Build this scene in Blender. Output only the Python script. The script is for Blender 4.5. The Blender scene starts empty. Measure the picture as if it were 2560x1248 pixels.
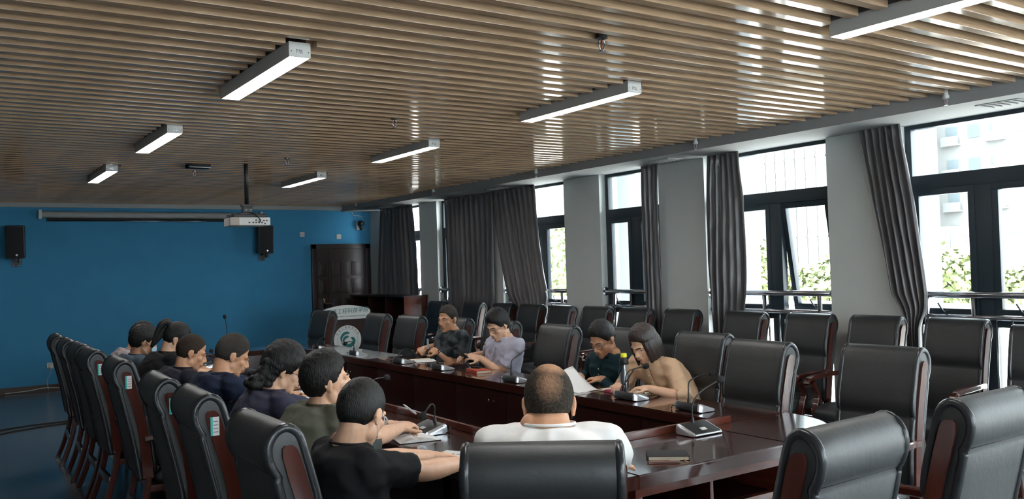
import bpy, bmesh, math, random
import numpy as np
from mathutils import Vector, Matrix, noise
random.seed(7)
PI = math.pi
D = bpy.data
SC = bpy.context.scene
COL = SC.collection
R = math.radians

# ---------------------------------------------------------------- camera
cam_d = D.cameras.new('camera'); cam = D.objects.new('camera', cam_d); COL.objects.link(cam)
_p, _y, _r = 0.01952294, 0.59137281, -0.03032225
fw = Vector((math.sin(_y)*math.cos(_p), math.cos(_y)*math.cos(_p), math.sin(_p)))
rt = Vector((math.cos(_y), -math.sin(_y), 0)); up = rt.cross(fw)
rt2 = rt*math.cos(_r)+up*math.sin(_r); up2 = -rt*math.sin(_r)+up*math.cos(_r)
m3 = Matrix((rt2, up2, -fw)).transposed()
cam.matrix_world = Matrix.Translation((0, 0, 1.6)) @ m3.to_4x4()
cam_d.sensor_fit = 'HORIZONTAL'; cam_d.sensor_width = 36.0
cam_d.lens = 2182.69/2560*36.0
cam_d.clip_start = 0.05; cam_d.clip_end = 400
SC.camera = cam

# ---------------------------------------------------------------- world, sun, exposure
SC.view_settings.view_transform = 'Standard'; SC.view_settings.look = 'None'
SC.view_settings.gamma = 1.0; SC.view_settings.use_curve_mapping = False
SC.view_settings.exposure = 1.52
w = D.worlds.new('sky'); SC.world = w; w.use_nodes = True
bg = w.node_tree.nodes['Background']
bg.inputs[0].default_value = (0.86, 0.93, 1.0, 1); bg.inputs[1].default_value = 6.5
sun_d = D.lights.new('sun', 'SUN'); sun = D.objects.new('sun', sun_d); COL.objects.link(sun)
sun_d.energy = 16.0; sun_d.color = (1, 0.95, 0.86); sun_d.angle = R(1)
sun.rotation_euler = Vector((0.62, -0.12, -0.72)).to_track_quat('-Z', 'Y').to_euler()
LAMP = 15.0
try:
    SC.cycles.max_bounces = 8; SC.cycles.diffuse_bounces = 4; SC.cycles.glossy_bounces = 4
    SC.cycles.transmission_bounces = 6; SC.cycles.transparent_max_bounces = 12
    SC.cycles.sample_clamp_indirect = 15.0
    SC.cycles.caustics_reflective = False; SC.cycles.caustics_refractive = False
    SC.cycles.use_denoising = True
except Exception:
    pass

# ---------------------------------------------------------------- materials
def srgb(r, g, b):
    f = lambda c: (c/255/12.92) if c/255 <= 0.04045 else ((c/255+0.055)/1.055)**2.4
    return (f(r), f(g), f(b), 1.0)
MATS = {}
def mat(name, col, rough=0.6, metal=0.0, spec=0.5, coat=0.0, coat_r=0.1, emis=None, es=0.0, noise_amt=0.0,
        nscale=20, bump=0.0, bscale=60, stretch=(1, 1, 1), trans=0.0, ior=1.45, sheen=0.0, col2=None, alpha=1.0, detail=4):
    if name in MATS: return MATS[name]
    m = D.materials.new(name); m.use_nodes = True; nt = m.node_tree
    b = nt.nodes['Principled BSDF']
    b.inputs['Base Color'].default_value = col
    b.inputs['Roughness'].default_value = rough; b.inputs['Metallic'].default_value = metal
    b.inputs['Specular IOR Level'].default_value = spec
    b.inputs['Coat Weight'].default_value = coat; b.inputs['Coat Roughness'].default_value = coat_r
    b.inputs['Transmission Weight'].default_value = trans; b.inputs['IOR'].default_value = ior
    b.inputs['Alpha'].default_value = alpha
    if sheen: b.inputs['Sheen Weight'].default_value = sheen
    if emis:
        b.inputs['Emission Color'].default_value = emis; b.inputs['Emission Strength'].default_value = es
    if noise_amt or bump or col2:
        tc = nt.nodes.new('ShaderNodeTexCoord'); mp = nt.nodes.new('ShaderNodeMapping')
        mp.inputs['Scale'].default_value = stretch
        nt.links.new(tc.outputs['Object'], mp.inputs['Vector'])
    if noise_amt or col2:
        n = nt.nodes.new('ShaderNodeTexNoise'); n.inputs['Scale'].default_value = nscale; n.inputs['Detail'].default_value = detail
        nt.links.new(mp.outputs[0], n.inputs['Vector'])
        mx = nt.nodes.new('ShaderNodeMix'); mx.data_type = 'RGBA'
        mr = nt.nodes.new('ShaderNodeMapRange'); mr.inputs['From Min'].default_value = 0.35; mr.inputs['From Max'].default_value = 0.65
        nt.links.new(n.outputs[0], mr.inputs[0]); nt.links.new(mr.outputs[0], mx.inputs[0])
        c2 = col2 if col2 else tuple(max(0, c*(1-noise_amt)) for c in col[:3])+(1,)
        mx.inputs[6].default_value = col; mx.inputs[7].default_value = c2
        nt.links.new(mx.outputs[2], b.inputs['Base Color'])
    if bump:
        n2 = nt.nodes.new('ShaderNodeTexNoise'); n2.inputs['Scale'].default_value = bscale; n2.inputs['Detail'].default_value = 3
        nt.links.new(mp.outputs[0], n2.inputs['Vector'])
        bp = nt.nodes.new('ShaderNodeBump'); bp.inputs['Strength'].default_value = bump; bp.inputs['Distance'].default_value = 0.01
        nt.links.new(n2.outputs[0], bp.inputs['Height']); nt.links.new(bp.outputs[0], b.inputs['Normal'])
    MATS[name] = m
    return m

M_bluewall = mat('blue_wall_paint', (0.062, 0.285, 0.50, 1), 0.75, spec=0.2, noise_amt=0.06, nscale=3, bump=0.05, bscale=200)
M_white = mat('white_wall_paint', (0.66, 0.68, 0.66, 1), 0.75, noise_amt=0.04, nscale=2, bump=0.04, bscale=150)
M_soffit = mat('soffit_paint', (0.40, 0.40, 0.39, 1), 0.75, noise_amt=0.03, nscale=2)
M_dark = mat('ceiling_void_paint', (0.05, 0.05, 0.05, 1), 0.9)
M_slat = mat('oak_slat', (0.50, 0.335, 0.21, 1), 0.11, spec=0.5, noise_amt=0.28, nscale=9, stretch=(0.6, 12, 12), bump=0.012, bscale=9)
M_floor = mat('polished_floor_tile', (0.10, 0.104, 0.106, 1), 0.22, noise_amt=0.12, nscale=1.2, bump=0.02, bscale=6)
M_base = mat('dark_skirting_wood', (0.05, 0.025, 0.016, 1), 0.4)
def thin_glass(name, tint, refl=0.05):
    m = D.materials.new(name); m.use_nodes = True; nt = m.node_tree; nt.nodes.remove(nt.nodes['Principled BSDF'])
    a = nt.nodes.new('ShaderNodeBsdfTransparent'); a.inputs[0].default_value = tint
    b = nt.nodes.new('ShaderNodeBsdfGlossy'); b.inputs['Roughness'].default_value = 0.02
    fc = nt.nodes.new('ShaderNodeLayerWeight'); fc.inputs[0].default_value = 0.5
    pw = nt.nodes.new('ShaderNodeMath'); pw.operation = 'POWER'; nt.links.new(fc.outputs['Facing'], pw.inputs[0]); pw.inputs[1].default_value = 4.0
    lw = nt.nodes.new('ShaderNodeMath'); lw.operation = 'MULTIPLY_ADD'; nt.links.new(pw.outputs[0], lw.inputs[0]); lw.inputs[1].default_value = 0.30; lw.inputs[2].default_value = 0.02
    mx = nt.nodes.new('ShaderNodeMixShader'); nt.links.new(lw.outputs[0], mx.inputs[0]); nt.links.new(a.outputs[0], mx.inputs[1]); nt.links.new(b.outputs[0], mx.inputs[2])
    nt.links.new(mx.outputs[0], nt.nodes['Material Output'].inputs[0]); return m
M_glass = thin_glass('window_glass', (0.93, 0.96, 0.955, 1))
M_frame = mat('window_frame_metal', (0.022, 0.036, 0.046, 1), 0.38, spec=0.5)
M_steel = mat('brushed_steel', (0.42, 0.42, 0.44, 1), 0.22, metal=1.0)
M_fin = mat('exterior_render', (0.27, 0.30, 0.32, 1), 0.9, noise_amt=0.06, nscale=3)
M_curtain = mat('grey_satin_curtain', (0.125, 0.115, 0.116, 1), 0.33, spec=0.6, sheen=0.25, bump=0.12, bscale=14, stretch=(1, 1, 0.25))
M_leather = mat('black_leather', (0.011, 0.0125, 0.0135, 1), 0.50, spec=0.7, bump=0.10, bscale=55, coat=0.25, coat_r=0.5)
M_leather2 = mat('black_leather_piping', (0.016, 0.018, 0.021, 1), 0.30, spec=0.55, bump=0.28, bscale=26, coat=0.1, coat_r=0.3)
M_wood = mat('mahogany_gloss', (0.075, 0.017, 0.011, 1), 0.22, coat=0.5, coat_r=0.10, noise_amt=0.35, nscale=10, stretch=(1, 1, 0.15))
M_table = mat('mahogany_tabletop', (0.052, 0.016, 0.0115, 1), 0.17, spec=0.5, coat=0.7, coat_r=0.06, noise_amt=0.4, nscale=4, stretch=(6, 0.5, 1))
M_tabled = mat('mahogany_panel', (0.03, 0.008, 0.006, 1), 0.30, noise_amt=0.3, nscale=5, stretch=(6, 6, 0.4))
M_rim = mat('mahogany_rim', (0.105, 0.024, 0.013, 1), 0.22, coat=0.4, noise_amt=0.3, nscale=6, stretch=(1, 1, 8))
M_black = mat('black_plastic', (0.012, 0.012, 0.013, 1), 0.42)
M_blackm = mat('matt_black', (0.008, 0.008, 0.009, 1), 0.7)
M_silver = mat('silver_plastic', (0.52, 0.54, 0.57, 1), 0.26, metal=0.55)
M_foam = mat('black_foam', (0.013, 0.013, 0.014, 1), 0.95, bump=0.5, bscale=500)
M_wplastic = mat('white_plastic', (0.58, 0.58, 0.56, 1), 0.4)
M_lampbody = mat('white_lamp_housing', (0.62, 0.61, 0.58, 1), 0.5)
M_lampglow = mat('lamp_diffuser', (1, 1, 1, 1), 0.5, emis=(1.0, 0.985, 0.96, 1), es=LAMP)
M_paper = mat('paper', (0.72, 0.72, 0.71, 1), 0.85)
M_cream = mat('cream_paper', (0.66, 0.60, 0.46, 1), 0.85)
M_redbook = mat('red_cover', (0.42, 0.06, 0.025, 1), 0.5)
M_magenta = mat('magenta_print', (0.35, 0.03, 0.09, 1), 0.5)
M_yellow = mat('yellow_plastic', (0.85, 0.78, 0.03, 1), 0.4)
M_clear = thin_glass('clear_plastic', (0.90, 0.93, 0.95, 1))
M_sign = mat('sign_board', (0.60, 0.62, 0.60, 1), 0.5)
M_teal = mat('sign_teal', (0.01, 0.14, 0.13, 1), 0.5)
M_tealink = mat('sign_dark_ink', (0.02, 0.09, 0.10, 1), 0.5)
M_door = mat('door_mahogany', (0.022, 0.007, 0.006, 1), 0.4, noise_amt=0.3, nscale=5, stretch=(5, 5, 0.4))
M_brass = mat('aged_brass', (0.22, 0.17, 0.09, 1), 0.35, metal=0.9)
M_skinA = mat('skin_tan', (0.60, 0.315, 0.185, 1), 0.42, spec=0.4, noise_amt=0.12, nscale=30)
M_skinB = mat('skin_light', (0.72, 0.43, 0.285, 1), 0.42, spec=0.4, noise_amt=0.10, nscale=30)
M_lip = mat('lip_tone', (0.28, 0.10, 0.08, 1), 0.45)
M_eyew = mat('eye_white', (0.6, 0.58, 0.55, 1), 0.3)
M_hair = mat('black_hair', (0.008, 0.0075, 0.0075, 1), 0.48, spec=0.4, bump=0.6, bscale=60, stretch=(5, 1, 1))
M_hairb = mat('brown_black_hair', (0.030, 0.019, 0.016, 1), 0.38, spec=0.5, bump=0.6, bscale=30, stretch=(5, 5, 0.5))
M_hairg = mat('greying_short_hair', (0.028, 0.024, 0.021, 1), 0.75, spec=0.2, bump=0.7, bscale=160, col2=(0.05, 0.042, 0.036, 1), nscale=12)
M_mask = mat('blue_mask_fabric', (0.42, 0.60, 0.66, 1), 0.8)
M_maskw = mat('white_elastic', (0.75, 0.75, 0.75, 1), 0.7)
M_wire = mat('spectacle_metal', (0.12, 0.11, 0.11, 1), 0.3, metal=0.8)
M_shoe = mat('black_shoe', (0.015, 0.014, 0.013, 1), 0.4)
M_trouser = mat('dark_trousers', (0.016, 0.018, 0.024, 1), 0.85, bump=0.3, bscale=20)
def cloth(name, c, **k):
    return mat(name, c, 0.82, spec=0.25, bump=0.5, bscale=11, **k)

# ---------------------------------------------------------------- mesh helpers
def fin(name, bm, m, parent=None, smooth=False, kind=None):
    me = D.meshes.new(name); bm.normal_update(); bm.to_mesh(me); bm.free()
    o = D.objects.new(name, me); COL.objects.link(o)
    if isinstance(m, (list, tuple)):
        for x in m: me.materials.append(x)
    else: me.materials.append(m)
    if smooth: me.polygons.foreach_set('use_smooth', [True]*len(me.polygons))
    if smooth == 2: 
        try: me.set_sharp_from_angle(angle=R(38))
        except Exception: pass
    if parent: o.parent = parent
    if kind: o['kind'] = kind
    return o
def tag(o, label, cat, group=None):
    o['label'] = label; o['category'] = cat
    if group: o['group'] = group
    return o
def empty(name, loc=(0, 0, 0), rz=0.0):
    o = D.objects.new(name, None); COL.objects.link(o); o.location = loc; o.rotation_euler = (0, 0, rz)
    o.empty_display_size = 0.1
    return o
def thing(name, label, cat, loc=(0, 0, 0), rz=0.0, group=None):
    return tag(empty(name, loc, rz), label, cat, group)
def dup(o, parent=None):
    c = o.copy(); COL.objects.link(c)
    if parent: c.parent = parent
    for ch in list(o.children): dup(ch, c)
    return c
def box(bm, x0, x1, y0, y1, z0, z1, bev=0.0, mi=0, M=None):
    vs = [bm.verts.new(((x0, x1)[i & 1], (y0, y1)[(i >> 1) & 1], (z0, z1)[(i >> 2) & 1])) for i in range(8)]
    fs = [bm.faces.new([vs[i] for i in q]) for q in ((0, 2, 3, 1), (4, 5, 7, 6), (0, 1, 5, 4), (2, 6, 7, 3), (0, 4, 6, 2), (1, 3, 7, 5))]
    for f in fs: f.material_index = mi
    if M is not None: bmesh.ops.transform(bm, matrix=M, verts=vs)
    if bev:
        es = list({e for f in fs for e in f.edges})
        bmesh.ops.bevel(bm, geom=es, offset=bev, segments=2, affect='EDGES', profile=0.7)
    return vs
def bx(name, m, x0, x1, y0, y1, z0, z1, parent=None, bev=0.0, kind=None):
    bm = bmesh.new(); box(bm, x0, x1, y0, y1, z0, z1, bev)
    return fin(name, bm, m, parent, 2 if bev else False, kind)
def ring_loft(bm, rings, cap=True, mi=0, closed=True):
    prev = None; first = None
    for rg in rings:
        vs = [bm.verts.new(p) for p in rg]
        if prev:
            n = len(vs)
            for i in range(n if closed else n-1):
                f = bm.faces.new((prev[i], prev[(i+1) % n], vs[(i+1) % n], vs[i])); f.material_index = mi
        else: first = vs
        prev = vs
    if cap:
        try:
            bm.faces.new(first[::-1]).material_index = mi; bm.faces.new(prev).material_index = mi
        except Exception: pass
def frames(pts, hint=Vector((0, 0, 1))):
    pts = [Vector(p) for p in pts]; out = []
    for i, p in enumerate(pts):
        t = (pts[min(i+1, len(pts)-1)]-pts[max(i-1, 0)]).normalized()
        s = t.cross(hint)
        if s.length < 1e-3: s = t.cross(Vector((0, 1, 0)))
        s.normalize(); u = s.cross(t).normalized(); out.append((p, t, s, u))
    return out
def tube(bm, pts, r, n=8, cap=True, mi=0, hint=Vector((0, 0, 1))):
    rs = r if isinstance(r, (list, tuple)) else [r]*len(pts)
    ring_loft(bm, [[p+(s*math.cos(a)+u*math.sin(a))*rr for a in [2*PI*k/n for k in range(n)]]
                   for (p, t, s, u), rr in zip(frames(pts, hint), rs)], cap, mi)
def strap(bm, pts, w, h, mi=0, hint=Vector((1, 0, 0)), c=0.25):
    """rectangular section swept along pts; w along side vector, h along the other; corners chamfered"""
    ws = w if isinstance(w, (list, tuple)) else [w]*len(pts); hs = h if isinstance(h, (list, tuple)) else [h]*len(pts)
    rr = []
    for (p, t, s, u), a, b in zip(frames(pts, hint), ws, hs):
        a /= 2; b /= 2; k = min(a, b)*c
        q = [(a-k, -b), (a, -b+k), (a, b-k), (a-k, b), (-a+k, b), (-a, b-k), (-a, -b+k), (-a+k, -b)]
        rr.append([p+s*x+u*y for x, y in q])
    ring_loft(bm, rr, True, mi)
def lathe(bm, prof, n=24, c=(0, 0, 0), mi=0, M=None):
    rr = [[Vector((c[0]+r*math.cos(2*PI*k/n), c[1]+r*math.sin(2*PI*k/n), c[2]+z)) for k in range(n)] for r, z in prof]
    if M is not None: rr = [[M @ v for v in q] for q in rr]
    ring_loft(bm, rr, True, mi)
_SPH = {}
def _sph(seg, rings):
    if (seg, rings) not in _SPH:
        vs = [(0, 0, 1)]
        for i in range(1, rings):
            a = PI*i/rings
            for j in range(seg):
                b = 2*PI*j/seg; vs.append((math.sin(a)*math.cos(b), math.sin(a)*math.sin(b), math.cos(a)))
        vs.append((0, 0, -1)); fs = []
        for j in range(seg): fs.append((0, 1+j, 1+(j+1) % seg))
        for i in range(rings-2):
            for j in range(seg):
                p = 1+i*seg; fs.append((p+j, p+seg+j, p+seg+(j+1) % seg, p+(j+1) % seg))
        p = 1+(rings-2)*seg
        for j in range(seg): fs.append((p+j, len(vs)-1, p+(j+1) % seg))
        _SPH[(seg, rings)] = ([Vector(v) for v in vs], fs)
    return _SPH[(seg, rings)]
def ell(bm, c, r, M=None, seg=16, rings=10, mi=0):
    mm = Matrix.Translation(Vector(c)) @ Matrix.Diagonal((r[0], r[1], r[2], 1))
    if M is not None: mm = M @ mm
    vs, fs = _sph(seg, rings); nv = [bm.verts.new(mm @ v) for v in vs]
    for f in fs: bm.faces.new([nv[k] for k in f]).material_index = mi
def cap(bm, a, b, ra, rb, n=14):
    """tapered capsule"""
    a = Vector(a); b = Vector(b); ell(bm, a, (ra, ra, ra), seg=n, rings=8); ell(bm, b, (rb, rb, rb), seg=n, rings=8)
    tube(bm, [a, b], [ra, rb], n)
def spline(pts, n=8):
    pts = [Vector(p) for p in pts]; out = []
    for i in range(len(pts)-1):
        p0 = pts[max(i-1, 0)]; p1 = pts[i]; p2 = pts[i+1]; p3 = pts[min(i+2, len(pts)-1)]
        for k in range(n):
            t = k/n
            out.append(0.5*((2*p1)+(-p0+p2)*t+(2*p0-5*p1+4*p2-p3)*t*t+(-p0+3*p1-3*p2+p3)*t**3))
    out.append(pts[-1]); return out
def remesh(name, bm, m, vox, parent=None, smooth_it=3, fac=0.5, decimate=None):
    me = D.meshes.new(name); bm.to_mesh(me); bm.free()
    t = D.objects.new('tmp', me); COL.objects.link(t)
    md = t.modifiers.new('r', 'REMESH'); md.mode = 'VOXEL'; md.voxel_size = vox; md.use_smooth_shade = True
    ms = t.modifiers.new('s', 'SMOOTH'); ms.factor = fac; ms.iterations = smooth_it
    if decimate:
        dc = t.modifiers.new('d', 'DECIMATE'); dc.ratio = decimate
    bpy.context.view_layer.update()
    dg = bpy.context.evaluated_depsgraph_get()
    nm = D.meshes.new_from_object(t.evaluated_get(dg)); nm.name = name
    D.objects.remove(t); D.meshes.remove(me)
    o = D.objects.new(name, nm); COL.objects.link(o); nm.materials.clear(); nm.materials.append(m)
    nm.polygons.foreach_set('use_smooth', [True]*len(nm.polygons))
    if parent: o.parent = parent
    return o
def text_mesh(name, s, size, m, parent=None, extrude=0.001, M=None, align='CENTER', shear=0.0):
    c = D.curves.new('t', 'FONT'); c.body = s; c.size = size; c.extrude = extrude; c.align_x = align; c.align_y = 'CENTER'; c.shear = shear
    c.resolution_u = 2
    t = D.objects.new('t', c); COL.objects.link(t); bpy.context.view_layer.update()
    me = D.meshes.new_from_object(t.evaluated_get(bpy.context.evaluated_depsgraph_get())); me.name = name
    D.objects.remove(t); D.curves.remove(c)
    if M is not None: me.transform(M)
    o = D.objects.new(name, me); COL.objects.link(o); me.materials.clear(); me.materials.append(m)
    if parent: o.parent = parent
    return o

# ================================================================ ROOM
XW = 6.6; XL = -0.8; Y0 = -2.6; Y1 = 14.36; ZS = 2.73; ZC = 3.0; XS = 6.05; ZSOF = 2.65
bx('floor', M_floor, XL-0.3, XW+0.35, Y0-0.2, Y1+0.2, -0.2, 0.0, kind='structure')
wf = bx('wall_far', M_bluewall, XL-0.3, XW+0.2, Y1, Y1+0.2, 0, ZC+0.2, kind='structure')
bx('wall_left', mat('grey_side_wall', (0.16, 0.17, 0.18, 1), .7, noise_amt=.05, nscale=2), XL-0.2, XL, Y0, Y1, 0, ZC+0.2, kind='structure')
bm = bmesh.new(); BW = [(-.6, .8), (2.4, 3.9), (4.25, 6.4)]; xs_ = [XL-.3]  # unseen back windows, added to bring in light from behind the camera
for a, b in BW: xs_ += [a, b]
xs_.append(XW+.2)
for q in range(0, len(xs_), 2): box(bm, xs_[q], xs_[q+1], Y0-.2, Y0, 0, ZC+.2)
for a, b in BW: box(bm, a, b, Y0-.2, Y0, 0, .55); box(bm, a, b, Y0-.2, Y0, 2.66, ZC+.2)
wb = fin('wall_back', bm, M_white, None); wb['kind'] = 'structure'
for q, (a, b) in enumerate(BW):
    wn = empty('window_%d' % (q+10), (a, Y0-.12, .55)); wn['kind'] = 'structure'; bm = bmesh.new(); L = b-a
    for v in ((0, L, -.03, .03, 0, .06), (0, L, -.03, .03, 2.05, 2.11), (0, .06, -.03, .03, 0, 2.11), (L-.06, L, -.03, .03, 0, 2.11), (L/2-.04, L/2+.04, -.03, .03, 0, 2.11), (0, L, -.03, .03, 1.5, 1.57)): box(bm, *v, bev=.004)
    fin('window_frame', bm, M_frame, wn, 2); bx('pane', M_glass, .06, L-.06, -.003, .003, .06, 2.05, wn)
ceil = bx('ceiling', M_dark, XL-0.3, XW+0.5, Y0-0.2, Y1+0.2, ZC, ZC+0.25, kind='structure')
# soffit running along the windows
bm = bmesh.new(); box(bm, XS, XW+0.12, Y0, Y1, ZSOF, ZC)
sof = fin('soffit', bm, M_soffit, None); sof['kind'] = 'structure'; sof.name = 'trim_1'
bm = bmesh.new(); box(bm, XL, XS, Y1-0.05, Y1, ZS-0.06, ZC)
tr = fin('trim_2', bm, M_soffit, None); tr['kind'] = 'structure'
# windows: openings along x = 6.6 (y_low, y_high)
OPEN = [(-2.4, -1.1), (-0.7, 0.85), (1.35, 2.35), (2.95, 4.13), (4.82, 6.28), (6.95, 7.95), (8.64, 10.07), (10.78, 11.9), (12.48, 13.93)]  # first three are out of view, added and enlarged for more light
bm = bmesh.new(); ys = [Y0]
for a, b in OPEN: ys += [a, b]
ys.append(Y1)
for i in range(0, len(ys), 2): box(bm, XW, XW+0.28, ys[i], ys[i+1], 0, ZC)
for a, b in OPEN: box(bm, XW, XW+0.28, a, b, 0, 0.12); box(bm, XW+0.12, XW+0.28, a, b, ZSOF+0.02, ZC)
wr = fin('wall_right', bm, M_white, None); wr['kind'] = 'structure'
FX = 6.72
def bars(bm, lst):
    for q in lst: box(bm, *q, bev=0.004)
for wi, (a, b) in enumerate(OPEN):
    wn = empty('window_%d' % (wi+1), (FX, a, 0)); wn['kind'] = 'structure'
    L = b-a; mu = {4: 5.47, 3: 3.51, 5: 7.445, 6: 9.25}.get(wi, (a+b)/2)-a
    bm = bmesh.new()
    bars(bm, [(-.03, .04, 0, .055, .12, 2.67), (-.03, .04, L-.055, L, .12, 2.67), (-.03, .04, .055, L-.055, 2.615, 2.67), (-.03, .04, .055, L-.055, .12, .18),
              (-.03, .04, .055, L-.055, 2.12, 2.235), (-.03, .04, mu-.065, mu+.065, .18, 1.03), (-.03, .04, mu-.065, mu+.065, 1.10, 2.12), (-.03, .04, .055, L-.055, 1.03, 1.10)])
    fin('window_frame', bm, M_frame, wn, 2)
    panes = [(.055, L-.055, 2.235, 2.615)]
    panes += [(.055, mu-.065, .18, 1.03), (mu+.065, L-.055, .18, 1.03)]
    for (p, q, r_, s_) in panes: bx('pane', M_glass, .002, .008, p, q, r_, s_, wn)
    for si, (p, q) in enumerate(((.055, mu-.065), (mu+.065, L-.055))):
        opened = (wi == 4 and si == 0)
        sh = empty('sash', (0, p, 2.12)); sh.parent = wn
        if opened: sh.rotation_euler = (0, -R(9), 0)
        H = 2.12-1.10; Wd = q-p
        bm = bmesh.new(); t = .05
        bars(bm, [(-.035, .02, 0, Wd, -t, 0), (-.035, .02, 0, Wd, -H, -H+.065), (-.035, .02, 0, t, -H+.065, -t), (-.035, .02, Wd-t, Wd, -H+.065, -t)])
        fin('sash_frame', bm, M_frame, sh, 2)
        bx('pane', M_glass, -.01, -.004, t, Wd-t, -H+.065, -t, sh)
        bm = bmesh.new(); box(bm, -.055, -.035, Wd/2-.015, Wd/2+.015, -H+.01, -H+.05, .004)
        tube(bm, spline([(-.05, Wd/2, -H+.03), (-.075, Wd/2+.01, -H+.05), (-.07, Wd/2+.05, -H+.11)], 4), .007, 6)
        fin('sash_handle', bm, M_frame, sh, 2)
# exterior fins beyond each pier
bm = bmesh.new()
for i in range(0, len(ys), 2): box(bm, XW+0.28, 7.17 if i != 10 else 7.42, ys[i]+.0, ys[i+1]-.0, -4, 3.4)
box(bm, XW+.28, 7.5, Y0, Y1, 3.0, 3.4); box(bm, XW+.28, 7.3, Y0, Y1, -4, -.1)
ff = fin('wall_outer_fins', bm, M_fin, None); ff['kind'] = 'structure'; ff.name = 'wall_outside'
# railings in the window recesses
RAILLAB = {3: 'steel safety railing across the window at the right edge of the picture', 4: 'steel safety railing across the window with the tilted open sash',
           5: 'steel safety railing with round wall flange in the narrow window behind the peach shirt', 6: 'short visible steel railing beside the tied-up curtain',
           7: 'steel railing with wall flange mostly hidden by the widest curtain', 8: 'steel railing behind the curtain next to the door corner'}
for wi, (a, b) in enumerate(OPEN):
    if wi < 3: continue
    L = b-a
    t = thing('window_railing', RAILLAB[wi], 'railing', (6.65, a, 0.0), 0)
    bm = bmesh.new(); tube(bm, [(0, 0.004, 1.275), (0, L-.004, 1.275)], .026, 14); fin('top_rail', bm, M_steel, t, True)
    bm = bmesh.new(); tube(bm, [(0, 0.004, 1.105), (0, L-.004, 1.105)], .02, 12); fin('lower_rail', bm, M_steel, t, True)
    for e in (0.008, L-.008):
        bm = bmesh.new(); lathe(bm, [(.0, -.005), (.048, -.005), (.05, .0), (.03, .005), (0, .005)], 20, M=Matrix.Translation((0, e, 1.275)) @ Matrix.Rotation(PI/2, 4, 'X'))
        fin('wall_flange', bm, M_steel, t, 2)
    for e in (.16, L/2+.05, L-.16):
        bm = bmesh.new(); tube(bm, [(0, e, .12), (0, e, 1.26)], .02, 12); fin('post', bm, M_steel, t, True)
    k = int(L/.115)
    for j in range(1, k):
        bm = bmesh.new(); tube(bm, [(0, j*L/k, .2), (0, j*L/k, 1.09)], .008, 6); fin('baluster', bm, M_steel, t, True)
    bm = bmesh.new(); tube(bm, [(0, 0.004, .2), (0, L-.004, .2)], .012, 8); fin('bottom_rail', bm, M_steel, t, True)
# baseboard
bb = bx('baseboard_far', M_base, XL, 5.5, Y1-.02, Y1, 0, .09, kind='structure')
# ceiling slats
LIGHTS = [(1.565, 1.52), (1.565, 4.18), (1.565, 6.82), (1.565, 9.50), (3.745, 1.45), (3.745, 4.13), (3.75, 6.77), (3.765, 9.46)]
pitch = .152
mesh_cache = {}
y = Y0+.05; i = 0
while y < Y1-.1:
    segs = [(XL, 6.04)]
    for lx, ly in LIGHTS:
        if ly-.03 < y+.053 and y < ly+1.23:
            ns = []
            for (p, q) in segs:
                if p < lx-.09 < q: ns += [(p, lx-.085), (lx+.075, q)]
                else: ns.append((p, q))
            segs = ns
    key = tuple(segs)
    if key not in mesh_cache:
        bm = bmesh.new()
        for (p, q) in segs: box(bm, p, q, 0, .053, 0, .085, bev=.0018)
        me = D.meshes.new('ceiling_slat'); bm.to_mesh(me); bm.free(); me.materials.append(M_slat)
        mesh_cache[key] = me
    o = D.objects.new('ceiling_slat', mesh_cache[key]); COL.objects.link(o); o.parent = ceil
    o.location = (0, y, ZS+random.uniform(-.0012, .0012)); o.rotation_euler = (random.uniform(-.006, .006), random.uniform(-.0004, .0004), 0)
    y += pitch; i += 1
# carrier battens that hold the slats
for xx in (-.3, 1.0, 2.5, 4.6, 5.6):
    bx('ceiling_batten', M_dark, xx, xx+.05, Y0, Y1-.06, ZS+.085, ZS+.13, ceil)
# light fixtures
LL = {(0, 1): 'nearest of the left row of white box lights, lit, long white diffuser', (0, 2): 'middle light of the left row of lit ceiling lights',
      (0, 3): 'small far light of the left row, left of the projector pole', (1, 0): 'lit ceiling light cut off by the top right corner of the picture',
      (1, 1): 'lit ceiling light in the right row just below the large sprinkler', (1, 2): 'lit ceiling light of the right row above the black curtains',
      (1, 3): 'farthest lit light of the right row, right of the projector pole', (0, 0): 'lit ceiling light over the viewer at the left, outside the picture'}
for n, (lx, ly) in enumerate(LIGHTS):
    t = thing('ceiling_light', LL[(n//4, n % 4)], 'lamp', (lx, ly, 2.677), 0, 'linear ceiling lights')
    bm = bmesh.new()
    for q in ((-.056, -.051, 0, 1.2, 0, .075), (.051, .056, 0, 1.2, 0, .075), (-.051, .051, 0, .004, 0, .075), (-.051, .051, 1.196, 1.2, 0, .075), (-.051, .051, .004, 1.196, .03, .075)): box(bm, *q)
    fin('housing', bm, M_lampbody, t, 2)
    bx('diffuser', M_lampglow, -.0505, .0505, .0045, 1.1955, .0015, .006, t)
    bm = bmesh.new(); box(bm, -.056, .056, -.004, 0, 0, .075, .001); e = fin('end_cap', bm, M_lampbody, t, 2)
    text_mesh('lettering', 'FSL', .030, M_steel, e, .0006, Matrix.Translation((0, -.0045, .027)) @ Matrix.Rotation(PI/2, 4, 'X'))
    for sx in (-.045, .045):
        bm = bmesh.new(); lathe(bm, [(0, 0), (.003, 0), (.003, .001), (0, .001)], 8, M=Matrix.Translation((sx, -.005, .027)) @ Matrix.Rotation(PI/2, 4, 'X')); fin('screw', bm, M_frame, e, False)
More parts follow.
